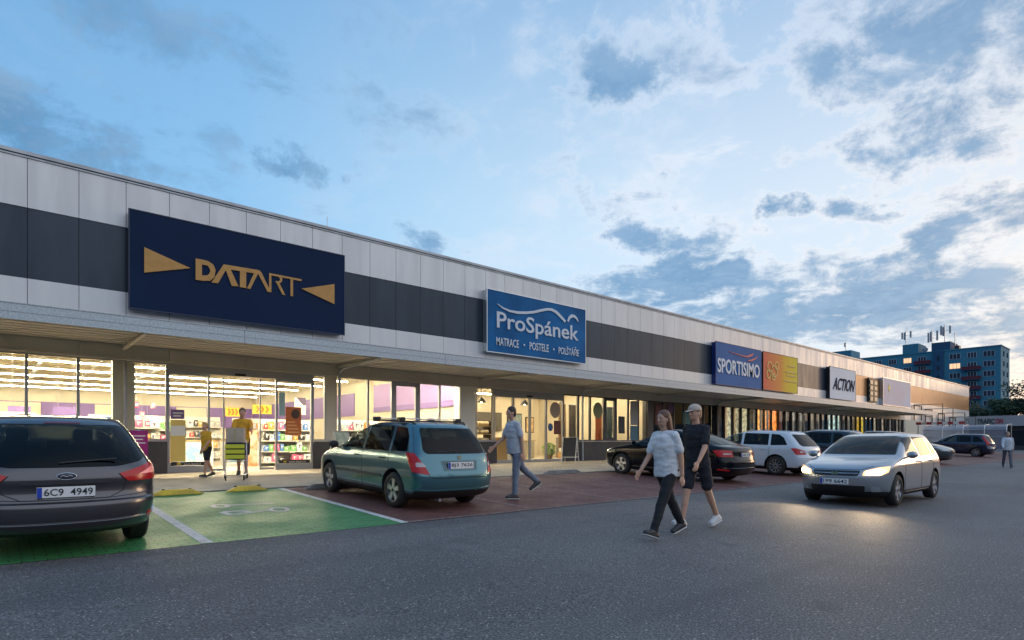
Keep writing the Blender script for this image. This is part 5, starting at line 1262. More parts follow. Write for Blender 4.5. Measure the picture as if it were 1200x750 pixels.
boxo('base', -1.4, 1.4, -.4, .4, 0, .95, col('grey woven front', (.30, .27, .22)), e, bev=.01); boxo('top', -1.45, 1.45, -.45, .45, .952, 1.0, col('light wood', (.45, .30, .15)), e, bev=.01)
bm = bmesh.new(); box(bm, -.35, .35, -.2, .2, 0, .6, 0, .03); p_ = obj('white_cabinet', bm, M['white'], None, label='white cabinet standing beyond the walker with the pale shirt', cat='cabinet'); p_.location = (18.6, 21.6, .403); p_.scale = (1, 1, 1.9)
bm = bmesh.new(); box(bm, -.3, .3, -.25, .25, 0, 1.1, 0, .02); p_ = obj('oak_cabinet', bm, col('oak', (.55, .34, .13)), None, label='oak cabinet standing behind the left mattress shop door', cat='cabinet'); p_.location = (17.2, 20.6, .403)
def bed(x, y, label):
    e = empty('display_bed', (x, y, .403), label=label, cat='bed'); boxo('frame', -.9, .9, -1, 1, .02, .32, col('oak', (.55, .34, .13)), e, bev=.02); boxo('mattress', -.88, .88, -.96, .96, .325, .6, M['white'], e, bev=.06); boxo('headboard', -.95, .95, 1.01, 1.08, .02, 1.15, col('grey fabric', (.22, .2, .19)), e, bev=.02)
bed(24.9, 22.6, 'display bed with white mattress in the right part of the mattress shop')
# more of the mattress shop: pictures, pendant lamps, fabric panels, a dark shelf with folded bedding
for k, (x, z0, z1, w, c, lb) in enumerate(((16.2, 1.6, 2.6, .9, (.35, .22, .12), 'brown picture on the left of the rear wall'), (24.6, 1.5, 2.7, 1.2, (.12, .16, .18), 'dark blue-grey picture on the right of the rear wall'), (25.9, 1.7, 2.5, .7, (.5, .36, .2), 'small ochre picture at the far right of the rear wall'))):
    e = boxo('wall_picture', x - w / 2, x + w / 2, 27.93, 27.985, .4 + z0 - .2, .4 + z1, M['black'], None, label=lb + ' in the mattress shop', cat='picture'); boxo('canvas', x - w / 2 + .06, x + w / 2 - .06, 27.915, 27.929, .4 + z0 - .14, .4 + z1 - .06, mottled('canvas %d' % k, c, tuple(v * 1.7 for v in c), 2.5, .6), e)
for k, x in enumerate((17.6, 20.4, 23.0)):
    e = empty('pendant_lamp', (x, 22.4, 3.2), label='%s pendant lamp with dark shade in the mattress shop' % ('left', 'middle', 'right')[k], cat='pendant lamp', group='pendant lamps in the mattress shop')
    bm = bmesh.new(); tube(bm, [(0, 0, 0), (0, 0, .12), (0, 0, .24)], [.22, .17, .05], 20, cap=False); obj('lamp_shade', bm, M['black'], e, smooth=50); tubeo('cord', [(0, 0, .24), (0, 0, 1.35)], .008, M['black'], e)
    bm = bmesh.new(); bmesh.ops.create_uvsphere(bm, u_segments=12, v_segments=8, radius=.07); b_ = obj('bulb', bm, emis('pendant bulb', (1, .75, .42), 30), e, smooth=60); b_.location.z = .06
for k, (x, c, lb) in enumerate(((21.6, (.45, .34, .24), 'sand'), (22.35, (.30, .27, .25), 'grey'), (24.4, (.50, .22, .12), 'rust'), (25.3, (.16, .22, .26), 'slate blue'))):
    bm = bmesh.new(); n = 24; a_ = [(x - .26 + .52 * i / n, 20.9 + .035 * math.sin(i * 1.3)) for i in range(n + 1)]; rr0 = [bm.verts.new((p, q, 1.0)) for p, q in a_]; rr1 = [bm.verts.new((p, q, 3.2)) for p, q in a_]
    for i in range(n): bm.faces.new((rr0[i], rr0[i + 1], rr1[i + 1], rr1[i]))
    bmesh.ops.solidify(bm, geom=bm.faces[:], thickness=.01); e = obj('fabric_panel', bm, col('%s fabric' % lb, c, .9), None, label='%s fabric sample hanging behind the right windows of the mattress shop' % lb, cat='fabric')
    tubeo('hanging_rod', [(x - .3, 20.9, 3.22), (x + .3, 20.9, 3.22)], .012, M['steel'], e); tubeo('hanging_wire', [(x, 20.9, 3.22), (x, 20.9, 4.6)], .005, M['steel'], e)
for k in range(7):
    x = 2.82 + .145 * k if k < 7 else 0; z = 2.35 - .28 * (k % 3)
    e = boxo('price_card', x - .06, x + .075, 21.18, 21.19, z, z + .17, col('pink card' if k % 2 else 'rose card', (.80, .10, .26) if k % 2 else (.85, .28, .38)), None, label='%s hanging price card from the left, window before the entrance' % ORD[k + 1], cat='price card', group='price cards in the window before the entrance')
    boxo('white_field', x - .03, x + .055, 21.172, 21.179, z + .04, z + .13, M['white'], e); tubeo('hanging_wire', [(x, 21.185, z + .17), (x, 21.185, 5.2)], .003, M['steel'], e, 4)
# leafy potted plants
def leafy(bm, n, r, h, size, rnd):
    for _ in range(n):
        a_ = rnd.uniform(0, 6.28); q = r * math.sqrt(rnd.random()); z = rnd.uniform(0, h)
        q *= math.sqrt(max(.05, 1 - ((z - h / 2) / (h / 2)) ** 2)) if h else 1
        p = Vector((q * math.cos(a_), q * math.sin(a_), z)); d = Vector((rnd.gauss(0, 1), rnd.gauss(0, 1), rnd.gauss(0, 1))).normalized(); e_ = d.orthogonal().normalized()
        s_ = size * rnd.uniform(.6, 1.3); bm.faces.new([bm.verts.new(p + v) for v in (-d * s_, e_ * s_ * .4, d * s_, -e_ * s_ * .4)])
rn = random.Random(3)
e = empty('potted_plant', (20.2, 20.4, .403), label='leafy potted plant behind the mattress shop door glass', cat='plant')
bm = bmesh.new(); tube(bm, [(0, 0, 0), (0, 0, .28)], [.13, .17], 16); obj('pot', bm, col('wicker brown', (.22, .13, .07)), e)
bm = bmesh.new(); leafy(bm, 500, .38, .6, .07, rn); o = obj('foliage', bm, mottled('bright leaves', (.16, .32, .06), (.30, .42, .12), 9, .5), e); o.location.z = .25
# dark hanging cable decoration on the glass

# ------------------------------------------------------------------ boards on the pavement
def a_board(x, y, rz, h, w, label, board):
    e = empty('folding_board', (x, y, gz(y) + .004), rz, label=label, cat='folding board')
    for sg_ in (-1, 1):
        bm = bmesh.new()
        def bar(u0, v0, u1, v1, t=.035):
            pts = []
            a_ = Vector((u0, sg_ * (.32 * (1 - v0 / h)), v0)); b_ = Vector((u1, sg_ * (.32 * (1 - v1 / h)), v1)); tube(bm, [a_, b_], t / 2, 6)
        bar(-w / 2, 0, -w / 2, h); bar(w / 2, 0, w / 2, h); bar(-w / 2, h, w / 2, h); bar(-w / 2, .25, w / 2, .25)
        if sg_ > 0: bar(-w / 2, .5, w / 2, .5); bar(-w / 2, .8, w / 2, .8)
        lg = obj('frame', bm, M['white'], e)
        if sg_ < 0:
            bm = bmesh.new(); y0, y1 = sg_ * .32 * (1 - .27 / h), sg_ * .32 * (1 - (h - .02) / h)
            v = [bm.verts.new(p) for p in ((-w / 2 + .02, y0, .27), (w / 2 - .02, y0, .27), (w / 2 - .02, y1, h - .02), (-w / 2 + .02, y1, h - .02))]; f = bm.faces.new(v)
            r_ = bmesh.ops.extrude_face_region(bm, geom=[f]); bmesh.ops.translate(bm, vec=(0, .012, 0), verts=[g for g in r_['geom'] if isinstance(g, bmesh.types.BMVert)])
            obj('board', bm, board, e)
a_board(19.0, 17.9, R(-62), 1.12, .62, 'white framed folding board standing open before the mattress shop', col('chalkboard', (.03, .03, .035)))
a_board(8.35, 17.9, R(20), 1.25, .62, 'white folding board with a green sheet seen beyond the teal car', mottled('green sheet', (.20, .28, .18), (.45, .5, .42), 5, .5))
e = empty('magenta_board', (2.80, 17.9, gz(17.6)), label='magenta board with white lines standing right of the graphite car', cat='board')
boxo('board', -.21, .21, -.02, .02, .55, 1.22, col('magenta board', (.30, .01, .16)), e, bev=.004)
for k in range(3): boxo('white_line', -.16, .15 - .05 * (k % 2), -.024, -.0205, 1.06 - k * .09, 1.09 - k * .09, M['white'], e)
for q in (-.2, .18): boxo('leg', q, q + .025, -.012, .012, 0, .549, M['steel'], e)

# ------------------------------------------------------------------ people
def vnorm(v): return Vector(v).normalized()
def loft(bm, secs, seg=16):
    """secs: (centre, rx, ry, xaxis, yaxis) closed body of ellipses"""
    rings = []
    for c, rx, ry, xa, ya in secs:
        rings.append([bm.verts.new(Vector(c) + xa * rx * math.cos(2 * math.pi * k / seg) + ya * ry * math.sin(2 * math.pi * k / seg)) for k in range(seg)])
    for a_, b_ in zip(rings, rings[1:]):
        for k in range(seg): bm.faces.new((a_[k], a_[(k + 1) % seg], b_[(k + 1) % seg], b_[k]))
    bm.faces.new(rings[0][::-1]); bm.faces.new(rings[-1])
def cap(bm, A, B_, ra, rb, seg=14, fx=1, fy=1, xref=Vector((1, 0, 0))):
    A, B_ = Vector(A), Vector(B_); t = (B_ - A).normalized(); ya = t.cross(xref).normalized(); xa = ya.cross(t).normalized(); S_ = []
    for k in range(1, 5):
        q = math.pi / 2 * k / 4.5; S_.append((A - t * ra * math.cos(q), ra * math.sin(q)))
    n = 6
    for k in range(n + 1): S_.append((A + (B_ - A) * k / n, ra + (rb - ra) * k / n))
    for k in range(4, 0, -1):
        q = math.pi / 2 * k / 4.5; S_.append((B_ + t * rb * math.cos(q), rb * math.sin(q)))
    loft(bm, [(c, r * fx, r * fy, xa, ya) for c, r in S_], seg)
def ball(bm, c, rx, ry, rz, M3=None):
    b2 = bmesh.ops.create_uvsphere(bm, u_segments=18, v_segments=12, radius=1)['verts']
    for v in b2:
        q = Vector((v.co.x * rx, v.co.y * ry, v.co.z * rz)); v.co = (M3 @ q if M3 else q) + Vector(c)
def remesh(name, bm, mat, parent, vox=.007, smooth=4, cuts=(), **kw):
    me = bpy.data.meshes.new(name); bmesh.ops.recalc_face_normals(bm, faces=bm.faces); bm.to_mesh(me); bm.free(); me.materials.append(mat)
    o = bpy.data.objects.new(name, me); COL.objects.link(o)
    md = o.modifiers.new('r', 'REMESH'); md.mode = 'VOXEL'; md.voxel_size = vox; md.use_smooth_shade = True
    if smooth: s_ = o.modifiers.new('s', 'SMOOTH'); s_.iterations = smooth; s_.factor = .5
    dg = bpy.context.evaluated_depsgraph_get(); dg.update(); nm = bpy.data.meshes.new_from_object(o.evaluated_get(dg)); o.modifiers.clear(); o.data = nm; nm.name = name
    if not nm.materials: nm.materials.append(mat)
    nm.polygons.foreach_set('use_smooth', [True] * len(nm.polygons))
    o.parent = parent; tag(o, **kw); return o
SKIN = mottled('skin', (.56, .32, .23), (.50, .28, .19), 6, .55); DARKSHOE = col('dark shoe', (.03, .03, .035)); WSOLE = col('white sole', (.6, .6, .58))
def person(label, x, y, heading, H, legs, arms, top, bottom, hair, shorts=False, sleeves='short', lean=4, skin=None, hairstyle='short', shoe=None, loose=.0, cap_mat=None, feet=(0, 0), arm_out=(.12, .12), headturn=0, belly=0):
    skin = skin or SKIN; shoe = shoe or DARKSHOE
    s = H / 1.75; root = empty('person', (0, 0, 0), label=label, cat='person')
    X, Y, Z = Vector((1, 0, 0)), Vector((0, 1, 0)), Vector((0, 0, 1))
    P = Vector((0, 0, .95)); l = R(lean); U = Vector((0, math.sin(l), math.cos(l))); F = X.cross(U) * -1; F = Vector((0, math.cos(l), -math.sin(l)))
    W_ = P + U * .16; C = P + U * .36; SH = P + U * .49; NK = P + U * .56; HD = P + U * .70 + F * .02
    joints = {}
    for i, sg_ in enumerate((-1, 1)):
        hip = P + X * sg_ * .09; a_, k_ = R(legs[2 * i]), R(legs[2 * i + 1])
        kn = hip + Vector((0, math.sin(a_), -math.cos(a_))) * .44; an = kn + Vector((0, math.sin(a_ - k_), -math.cos(a_ - k_))) * .42
        f_ = R(feet[i]); toe = an + Vector((sg_ * .015, math.cos(f_) * .17, math.sin(f_) * .17 - .045)); heel = an + Vector((0, -.055 * math.cos(f_), -.055 - .05 * math.sin(f_)))
        sh_ = SH + X * sg_ * .166 - U * .012; b_, e_ = R(arms[2 * i]), R(arms[2 * i + 1]); ao = arm_out[i]
        el = sh_ + vnorm((sg_ * ao * 1.2, math.sin(b_), -math.cos(b_))) * .29; wr = el + vnorm((sg_ * ao * .5, math.sin(b_ + e_), -math.cos(b_ + e_))) * .25
        joints[sg_] = (hip, kn, an, toe, heel, sh_, el, wr)
    bm = bmesh.new()
    loft(bm, [(P - U * .06, .12, .085, X, F), (P, .150, .100, X, F), (W_, .130, .092, X, F), (C, .150, .105, X, F), (SH - U * .02, .135, .080, X, F), (SH + U * .025, .075, .058, X, F)])
    cap(bm, SH, HD - U * .05, .055, .052)
    Mh = Matrix.Rotation(R(headturn), 3, 'Z')
    fd = Mh @ F; rt = Mh @ X
    ball(bm, HD, .073, .090, .112, Mh); ball(bm, HD - U * .06 + fd * .018, .058, .062, .058, Mh)
    cap(bm, HD + fd * .085 + U * .01, HD + fd * .104 - U * .022, .009, .014)
    for q in (-1, 1): ball(bm, HD + rt * q * .074 - U * .01, .010, .020, .030, Mh)
    ball(bm, HD + fd * .082 - U * .062, .024, .012, .006, Mh)
    for q in (-1, 1): ball(bm, HD + fd * .074 + rt * q * .034 + U * .030, .022, .014, .007, Mh)
    for sg_, (hip, kn, an, toe, heel, sh_, el, wr) in joints.items():
        cap(bm, hip, kn, .082, .052); cap(bm, kn, an, .053, .034); cap(bm, kn + (an - kn) * .15, kn + (an - kn) * .45, .05, .048)
        cap(bm, an, toe, .036, .028, fx=1.1); cap(bm, an, heel, .035, .03)
        cap(bm, SH + X * sg_ * .09 - U * .01, sh_, .045, .046); cap(bm, sh_, el, .049, .038); cap(bm, el, wr, .038, .025)
        d = (wr - el).normalized(); sd = Vector((0, 1, 0)) - d * d.y; sd = sd.normalized() if sd.length > .1 else Z; nn = d.cross(sd).normalized()
        pm = wr + d * .05; cap(bm, wr, wr + d * .085, .026, .036, fx=.45, fy=1.0, xref=nn)
        inn = -nn if nn.x * sg_ > 0 else nn
        for q, ln in ((-.030, .034), (-.010, .042), (.010, .044), (.029, .038)):
            b0 = wr + d * .09 + sd * q; b1 = b0 + d * ln; b2_ = b1 + (d * .75 + inn * .6).normalized() * ln * .8; cap(bm, b0 - d * .02, b1, .0105, .0098, 8); cap(bm, b1, b2_, .0098, .0085, 8)
        t0 = wr + d * .035 + sd * .028; t1 = t0 + (d + sd * .8).normalized() * .038; cap(bm, t0, t1, .013, .011, 8); cap(bm, t1, t1 + d * .028 + inn * .006, .011, .009, 8)
    body = remesh('body', bm, skin, root, .0065, 3)
    # face marks
    for q in (-1, 1):
        bm = bmesh.new(); ball(bm, HD + fd * .0815 + rt * q * .031 + U * .012, .010, .006, .0055, Mh); ew = obj('eye', bm, col('eye white', (.7, .68, .64)), root, smooth=60)
        bm = bmesh.new(); ball(bm, HD + fd * .087 + rt * q * .031 + U * .012, .0055, .004, .0055, Mh); obj('iris', bm, M['black'], ew, smooth=60)
    for q in (-1, 1):
        bm = bmesh.new(); tube(bm, [HD + fd * .083 + rt * q * .016 + U * .030, HD + fd * .084 + rt * q * .034 + U * .034, HD + fd * .070 + rt * q * .050 + U * .028], .0042, 6); obj('eyebrow', bm, hair, root)
    bm = bmesh.new(); ball(bm, HD + fd * .092 - U * .062, .022, .005, .004, Mh); obj('lips', bm, col('lips', (.36, .12, .10)), root, smooth=60)
    # hair
    bm = bmesh.new()
    ball(bm, HD + U * .034 - fd * .020, .084, .094, .094, Mh)
    ball(bm, HD - U * .01 - fd * .045, .078, .062, .09, Mh)
    if hairstyle == 'long':
        cap(bm, HD - fd * .06, SH - F * .085 + U * .02 - U * .05, .07, .05, fx=1.15); cap(bm, HD - fd * .02 + rt * .06, SH + X * .09 - F * .02, .035, .03); cap(bm, HD - fd * .02 - rt * .06, SH - X * .09 - F * .02, .035, .03)
    if hairstyle == 'bun': ball(bm, HD - fd * .11 + U * .05, .04, .04, .04, Mh)
    hr = remesh('hair', bm, hair, root, .008, 2)
    if cap_mat:
        bm = bmesh.new(); ball(bm, HD + U * .055 - fd * .005, .092, .104, .080, Mh); bmesh.ops.bisect_plane(bm, geom=bm.verts[:] + bm.edges[:] + bm.faces[:], plane_co=HD + U * .04, plane_no=U, clear_inner=True)
        bmesh.ops.holes_fill(bm, edges=[e for e in bm.edges if e.is_boundary]); cap(bm, HD + U * .045 + fd * .08, HD + U * .035 + fd * .15, .06, .045, fy=.12); obj('cap', bm, cap_mat, root, smooth=50)
    # top
    g = .018 + loose; bm = bmesh.new()
    loft(bm, [(P - U * .075, .150 + g, .108 + g + belly, X, F), (P + U * .03, .148 + g, .108 + g + belly, X, F), (W_, .138 + g, .10 + g + belly, X, F), (C, .156 + g, .110 + g, X, F), (SH - U * .03, .158 + g * .5, .092 + g * .7, X, F), (SH + U * .012, .125, .078, X, F), (SH + U * .05, .078, .064, X, F)], 24)
    for sg_, (hip, kn, an, toe, heel, sh_, el, wr) in joints.items():
        cap(bm, SH + X * sg_ * .05 + U * .004, sh_ - U * .005, .058, .056); e_ = el if sleeves == 'long' else sh_ + (el - sh_) * .72
        cap(bm, sh_ - U * .005, e_, .056 + loose * .2, .054 + loose * .45)
        if sleeves == 'long': cap(bm, el, el + (wr - el) * .92, .054 + loose * .3, .036 + loose * .3)
    # soft folds
    tp = remesh('shirt' if sleeves == 'short' else 'jacket', bm, top, root, .009, 3)
    rr = random.Random(int(x * 10)); 
    me = tp.data; nz_ = [v.normal.copy() for v in me.vertices]
    from mathutils import noise as mn
    for v, n_ in zip(me.vertices, nz_): v.co += n_ * (mn.noise(Vector((v.co.x * 7, v.co.y * 7, v.co.z * 14 + x))) * .010 + mn.noise(Vector((v.co.x * 16, v.co.y * 16, v.co.z * 26 + x))) * .006)
    # legs wear
    bm = bmesh.new(); gl = .014
    loft(bm, [(P - U * .10, .13, .10, X, F), (P, .158, .112, X, F), (P + U * .06, .148, .105, X, F)], 20)
    for sg_, (hip, kn, an, toe, heel, sh_, el, wr) in joints.items():
        if shorts: cap(bm, hip, hip + (kn - hip) * .78, .096, .085)
        else: cap(bm, hip, kn, .096, .068); cap(bm, kn, an + (kn - an) * .04, .067, .056)
    tr = remesh('shorts' if shorts else 'trousers', bm, bottom, root, .009, 3)
    me = tr.data; nz_ = [v.normal.copy() for v in me.vertices]
    for v, n_ in zip(me.vertices, nz_): v.co += n_ * (mn.noise(Vector((v.co.x * 9, v.co.y * 9, v.co.z * 13 + y))) * .010)
    for sg_, (hip, kn, an, toe, heel, sh_, el, wr) in joints.items():
        bm = bmesh.new(); cap(bm, an - Z * .01, toe, .043, .036, fx=1.15, fy=1.0); cap(bm, an, heel, .042, .037, fx=1.05); cap(bm, heel, toe, .036, .034, fx=1.2)
        sh2 = remesh('shoe', bm, shoe, root, .007, 2)
        bm = bmesh.new(); off_ = (toe - heel).normalized().cross(X) * -1; off_ = off_ if off_.z < 0 else -off_
        cap(bm, heel + off_ * .030, toe + off_ * .028, .037, .036, fx=1.22, fy=.32); obj('sole', bm, WSOLE, sh2, smooth=50)
    # put lowest point on the ground, scale, place
    low = min((j[3].z if j[3].z < j[4].z else j[4].z) for j in joints.values()) - .045
    root.scale = (s, s, s); root.rotation_euler = (0, 0, heading - math.pi / 2); root.location = (x, y, gz(y) - low * s + .004)
    return root, joints
def cloth(name, c, c2=None, rough=.85): return mottled(name, c, c2 or tuple(v * .82 for v in c), 7, rough, bump=.15, bscale=90)
person('walker with long reddish hair in a white t-shirt and black trousers crossing the road', 6.68, 4.55, R(174), 1.70, (26, 2, -24, 10), (-14, 12, 16, 22), cloth('white tee', (.72, .72, .75)), cloth('black trousers', (.014, .015, .020)), mottled('reddish hair', (.16, .065, .035), (.10, .04, .02), 30, .5), hairstyle='long', loose=.022, feet=(14, -22), lean=4)
person('walker in a black top and shorts with a pale cap beside the white-shirted walker', 7.75, 4.75, R(176), 1.79, (-16, 14, 18, 4), (20, 20, -20, 14), cloth('black top', (.012, .014, .022)), cloth('dark shorts', (.018, .02, .03)), mottled('fair hair', (.34, .22, .12), (.25, .16, .09), 30, .5), shorts=True, sleeves='short', feet=(-16, 10), shoe=col('white shoe', (.55, .55, .56)), cap_mat=col('pale cap', (.50, .40, .33)), loose=.015)
person('man in a pale blue-grey shirt and grey-blue trousers walking past the teal car', 7.72, 8.75, R(168), 1.80, (5, 2, -30, 22), (-14, 10, 20, 30), cloth('pale grey shirt', (.46, .50, .57)), cloth('grey blue trousers', (.17, .21, .29)), mottled('dark brown hair', (.035, .022, .016), (.02, .014, .01), 30, .5), feet=(0, -34), loose=.02, belly=.012, lean=6)
person('person in a white shirt and grey trousers walking far off at the right edge', 36.3, 5.75, R(200), 1.72, (20, 4, -22, 10), (-20, 15, 22, 25), cloth('white shirt', (.62, .64, .70)), cloth('mid grey trousers', (.13, .14, .17)), mottled('grey hair', (.20, .18, .17), (.12, .11, .10), 30, .5), sleeves='long', feet=(12, -24), loose=.02)
rt_, _ = person('man in a yellow t-shirt and dark shorts pushing the loaded trolley out of the shop', 4.95, 16.55, R(252), 1.82, (14, 4, -14, 12), (38, 38, 38, 38), cloth('yellow tee', (.62, .32, .02)), cloth('charcoal shorts', (.03, .03, .035)), mottled('short brown hair', (.10, .06, .04), (.06, .04, .03), 30, .5), shorts=True, feet=(6, -14), lean=8, loose=.012, belly=.03)
person('child in a yellow t-shirt and black shorts walking left of the trolley', 4.12, 16.7, R(205), 1.42, (12, 4, -14, 14), (12, 30, -12, 20), cloth('yellow child tee', (.66, .38, .03)), cloth('black shorts', (.015, .015, .02)), mottled('blond hair', (.42, .27, .10), (.32, .2, .08), 30, .5), shorts=True, feet=(6, -16), loose=.01)

# ------------------------------------------------------------------ shopping trolley and its load
TX, TY, TR = 4.52, 15.66, R(252)
tz = gz(TY) + .004
tr = empty('shopping_trolley', (TX, TY, tz), TR - math.pi / 2, label='dark wire shopping trolley loaded with boxes before the entrance', cat='shopping trolley')
bm = bmesh.new()
def wl_(pts, r=.004): tube(bm, pts, r, 5)
x0, x1, y0, y1, zb, zt = -.24, .24, -.42, .46, .48, .92
def bp(u, v, w):   # basket point, tapered towards the front and the bottom
    k = .82 + .18 * w; f = 1 - .18 * (v)
    return Vector(((x0 + (x1 - x0) * u) * k * f, y0 + (y1 - y0) * v * (.9 + .1 * w) + .02, zb + (zt - zb) * w - .05 * (1 - v) * 0 + .06 * v * (1 - w)))
for i in range(11):
    t = i / 10; wl_([bp(t, 0, 1), bp(t, 0, 0), bp(t, 1, 0), bp(t, 1, 1)])
for i in range(15):
    t = i / 14; wl_([bp(0, t, 1), bp(0, t, 0), bp(1, t, 0), bp(1, t, 1)])
for w in (.33, .66): wl_([bp(0, 0, w), bp(0, 1, w), bp(1, 1, w), bp(1, 0, w), bp(0, 0, w)])
wl_([bp(0, 0, 1), bp(0, 1, 1), bp(1, 1, 1), bp(1, 0, 1), bp(0, 0, 1)], .009)
obj('basket', bm, col('dark wire', (.10, .10, .12), .35, metal=.7), tr)
bm = bmesh.new(); c_ = [(-.25, -.42, .10), (-.25, .42, .08)]
for q in (-1, 1): wl_([(q * .24, -.50, .98), (q * .25, -.42, .45), (q * .26, -.42, .13), (q * .20, .42, .12)], .013)
wl_([(-.25, -.42, .45), (.25, -.42, .45)], .012); wl_([(-.2, .42, .12), (.2, .42, .12)], .012); wl_([(-.19, .3, .50), (-.2, .42, .12)], .011); wl_([(.19, .3, .50), (.2, .42, .12)], .011)
obj('frame', bm, M['steel'], tr, smooth=50)
tubeo('handle', [(-.27, -.50, 1.0), (.27, -.50, 1.0)], .017, col('yellow grip', (.6, .45, .03)), tr)
for q, yy in ((-.26, -.42), (.26, -.42), (-.20, .42), (.20, .42)):
    bm = bmesh.new(); tube(bm, [(q - .014, yy, .062), (q + .014, yy, .062)], .062, 16); w_ = obj('wheel', bm, M['rubber'], tr, smooth=40); tubeo('fork', [(q, yy, .062), (q, yy + .02, .14)], .010, M['steel'], w_)
def tpt(x, y): c, s_ = math.cos(TR - math.pi / 2), math.sin(TR - math.pi / 2); return TX + x * c - y * s_, TY + x * s_ + y * c
def load(name, x, y, z, sx, sy, sz, mat, label, cat, rz=0, parts=None):
    px_, py_ = tpt(x, y); e = empty(name, (px_, py_, tz + z), TR - math.pi / 2 + rz, label=label, cat=cat); bm = bmesh.new(); box(bm, -sx / 2, sx / 2, -sy / 2, sy / 2, 0, sz, 0, .006); obj('carton', bm, mat, e); return e
cb = mottled('grey cardboard', (.48, .38, .29), (.42, .33, .25), 5, .75)
e = load('cardboard_box', 0.0, -.17, .56, .34, .26, .72, cb, 'tall grey-brown carton standing upright in the trolley', 'carton', R(8)); boxo('shipping_label', -.08, .10, .132, .134, .12, .30, M['white'], e); boxo('tape', -.025, .025, .1315, .1330, .30, .719, col('tape', (.42, .33, .2)), e)
e = load('cardboard_box', -.02, .30, .92, .40, .24, .36, cb, 'smaller grey-brown carton leaning over the front of the trolley', 'carton', R(-10)); boxo('tape', -.03, .03, .1215, .1230, .02, .34, col('tape', (.42, .33, .2)), e)
e = load('blue_packet', .02, .12, .90, .34, .12, .07, col('blue violet packet', (.08, .09, .40), .3), 'flat blue and violet packet on top of the trolley load', 'packet')
# yellow slatted crate hung at the front
px_, py_ = tpt(0, .50); e = empty('yellow_crate', (px_, py_, tz + .50), TR - math.pi / 2, label='yellow-green and black slatted crate at the front of the trolley', cat='crate')
boxo('liner', -.20, .20, -.03, .03, .01, .40, M['black'], e)
for k in range(3): boxo('slat', -.215, .215, .031, .05, .03 + .125 * k, .125 + .125 * k, col('yellow green plastic', (.55, .55, .03)), e, bev=.01)

# ------------------------------------------------------------------ beyond the hall
e = empty('trolley_shelter', (64.5, 13.2, gz(12.6)), label='long clear-walled trolley shelter with a curved roof beyond the navy people carrier', cat='trolley shelter')
CL = glass('milky sheet', (.72, .76, .86), .12, .25)
m_, nt = new_mat('frosted shelter sheet'); o_ = N(nt, 'ShaderNodeOutputMaterial'); p_ = N(nt, 'ShaderNodeBsdfPrincipled'); p_.inputs['Base Color'].default_value = (.50, .52, .62, 1); p_.inputs['Roughness'].default_value = .25
t_ = N(nt, 'ShaderNodeBsdfTransparent'); mx_ = N(nt, 'ShaderNodeMixShader'); mx_.inputs[0].default_value = .55; L(nt, t_.outputs[0], mx_.inputs[1]); L(nt, p_.outputs[0], mx_.inputs[2]); L(nt, mx_.outputs[0], o_.inputs[0])
for k in range(4):
    bm = bmesh.new(); y0 = -2.9 + k * 1.5; y1 = y0 + 1.44; v = []
    pr = [(-.02, .35), (-.02, 2.0)] + [(.35 - .37 * math.cos(t * math.pi / 12), 2.0 + .42 * math.sin(t * math.pi / 12)) for t in range(1, 7)] + [(2.0, 2.50)]
    rr_ = [[bm.verts.new((p, yy, q)) for p, q in pr] for yy in (y0, y1)]
    for i in range(len(pr) - 1): bm.faces.new((rr_[0][i], rr_[0][i + 1], rr_[1][i + 1], rr_[1][i]))
    bmesh.ops.solidify(bm, geom=bm.faces[:], thickness=.012)
    obj('sheet', bm, m_, e, smooth=50)
bm = bmesh.new()
for k in range(5):
    yy = -2.93 + k * 1.5; tube(bm, [(-.03, yy, 0), (-.03, yy, 2.0), (.06, yy, 2.28), (.35, yy, 2.45), (2.0, yy, 2.52)], .032, 6); tube(bm, [(2.0, yy, 0), (2.0, yy, 2.52)], .032, 6)
for z in (.33, 1.4, 2.05): tube(bm, [(-.035, -2.93, z), (-.035, 3.07, z)], .028, 6)
obj('frame', bm, M['steel'], e, smooth=50)
boxo('poster', -.02 + .03, .05, -2.7, -1.2, .6, 1.9, mottled('faded violet poster', (.48, .38, .62), (.62, .50, .30), 1.1, .5), e)
bw = mottled('red white tape', (.5, .03, .03), (.5, .03, .03), 1, .6)
be = empty('striped_barrier', (66.8, 13.8, gz(12.6)), label='red and white striped height bar behind the trolley shelter', cat='barrier')
for k in range(9): boxo('stripe', -.03, .03, 3.2 - k * .42, 3.2 - k * .42 + .41, 2.62, 2.86, col('barrier red', (.42, .03, .03)) if k % 2 == 0 else M['white'], be)
for yy in (-.35, 3.45): tubeo('post', [(0.05, yy, 0), (0.05, yy, 2.9)], .05, M['steel'], be)
# second shelter seen at the right edge
e = empty('trolley_shelter', (60.5, 5.0, gz(5)), label='low clear trolley shelter with trolleys at the far right edge', cat='trolley shelter')
bm = bmesh.new()
for k in range(4): tube(bm, [(0, -3 + k * 2, 0), (0, -3 + k * 2, 1.7), (.4, -3 + k * 2, 1.95), (1.6, -3 + k * 2, 1.95), (1.6, -3 + k * 2, 0)], .035, 6)
for z in (.7, 1.7): tube(bm, [(0, -3, z), (0, 3, z)], .03, 6)
obj('frame', bm, M['steel'], e, smooth=50)
for k in range(3): boxo('sheet', .02, .035, -2.94 + k * 2, -1.06 + k * 2, .75, 1.66, m_, e)

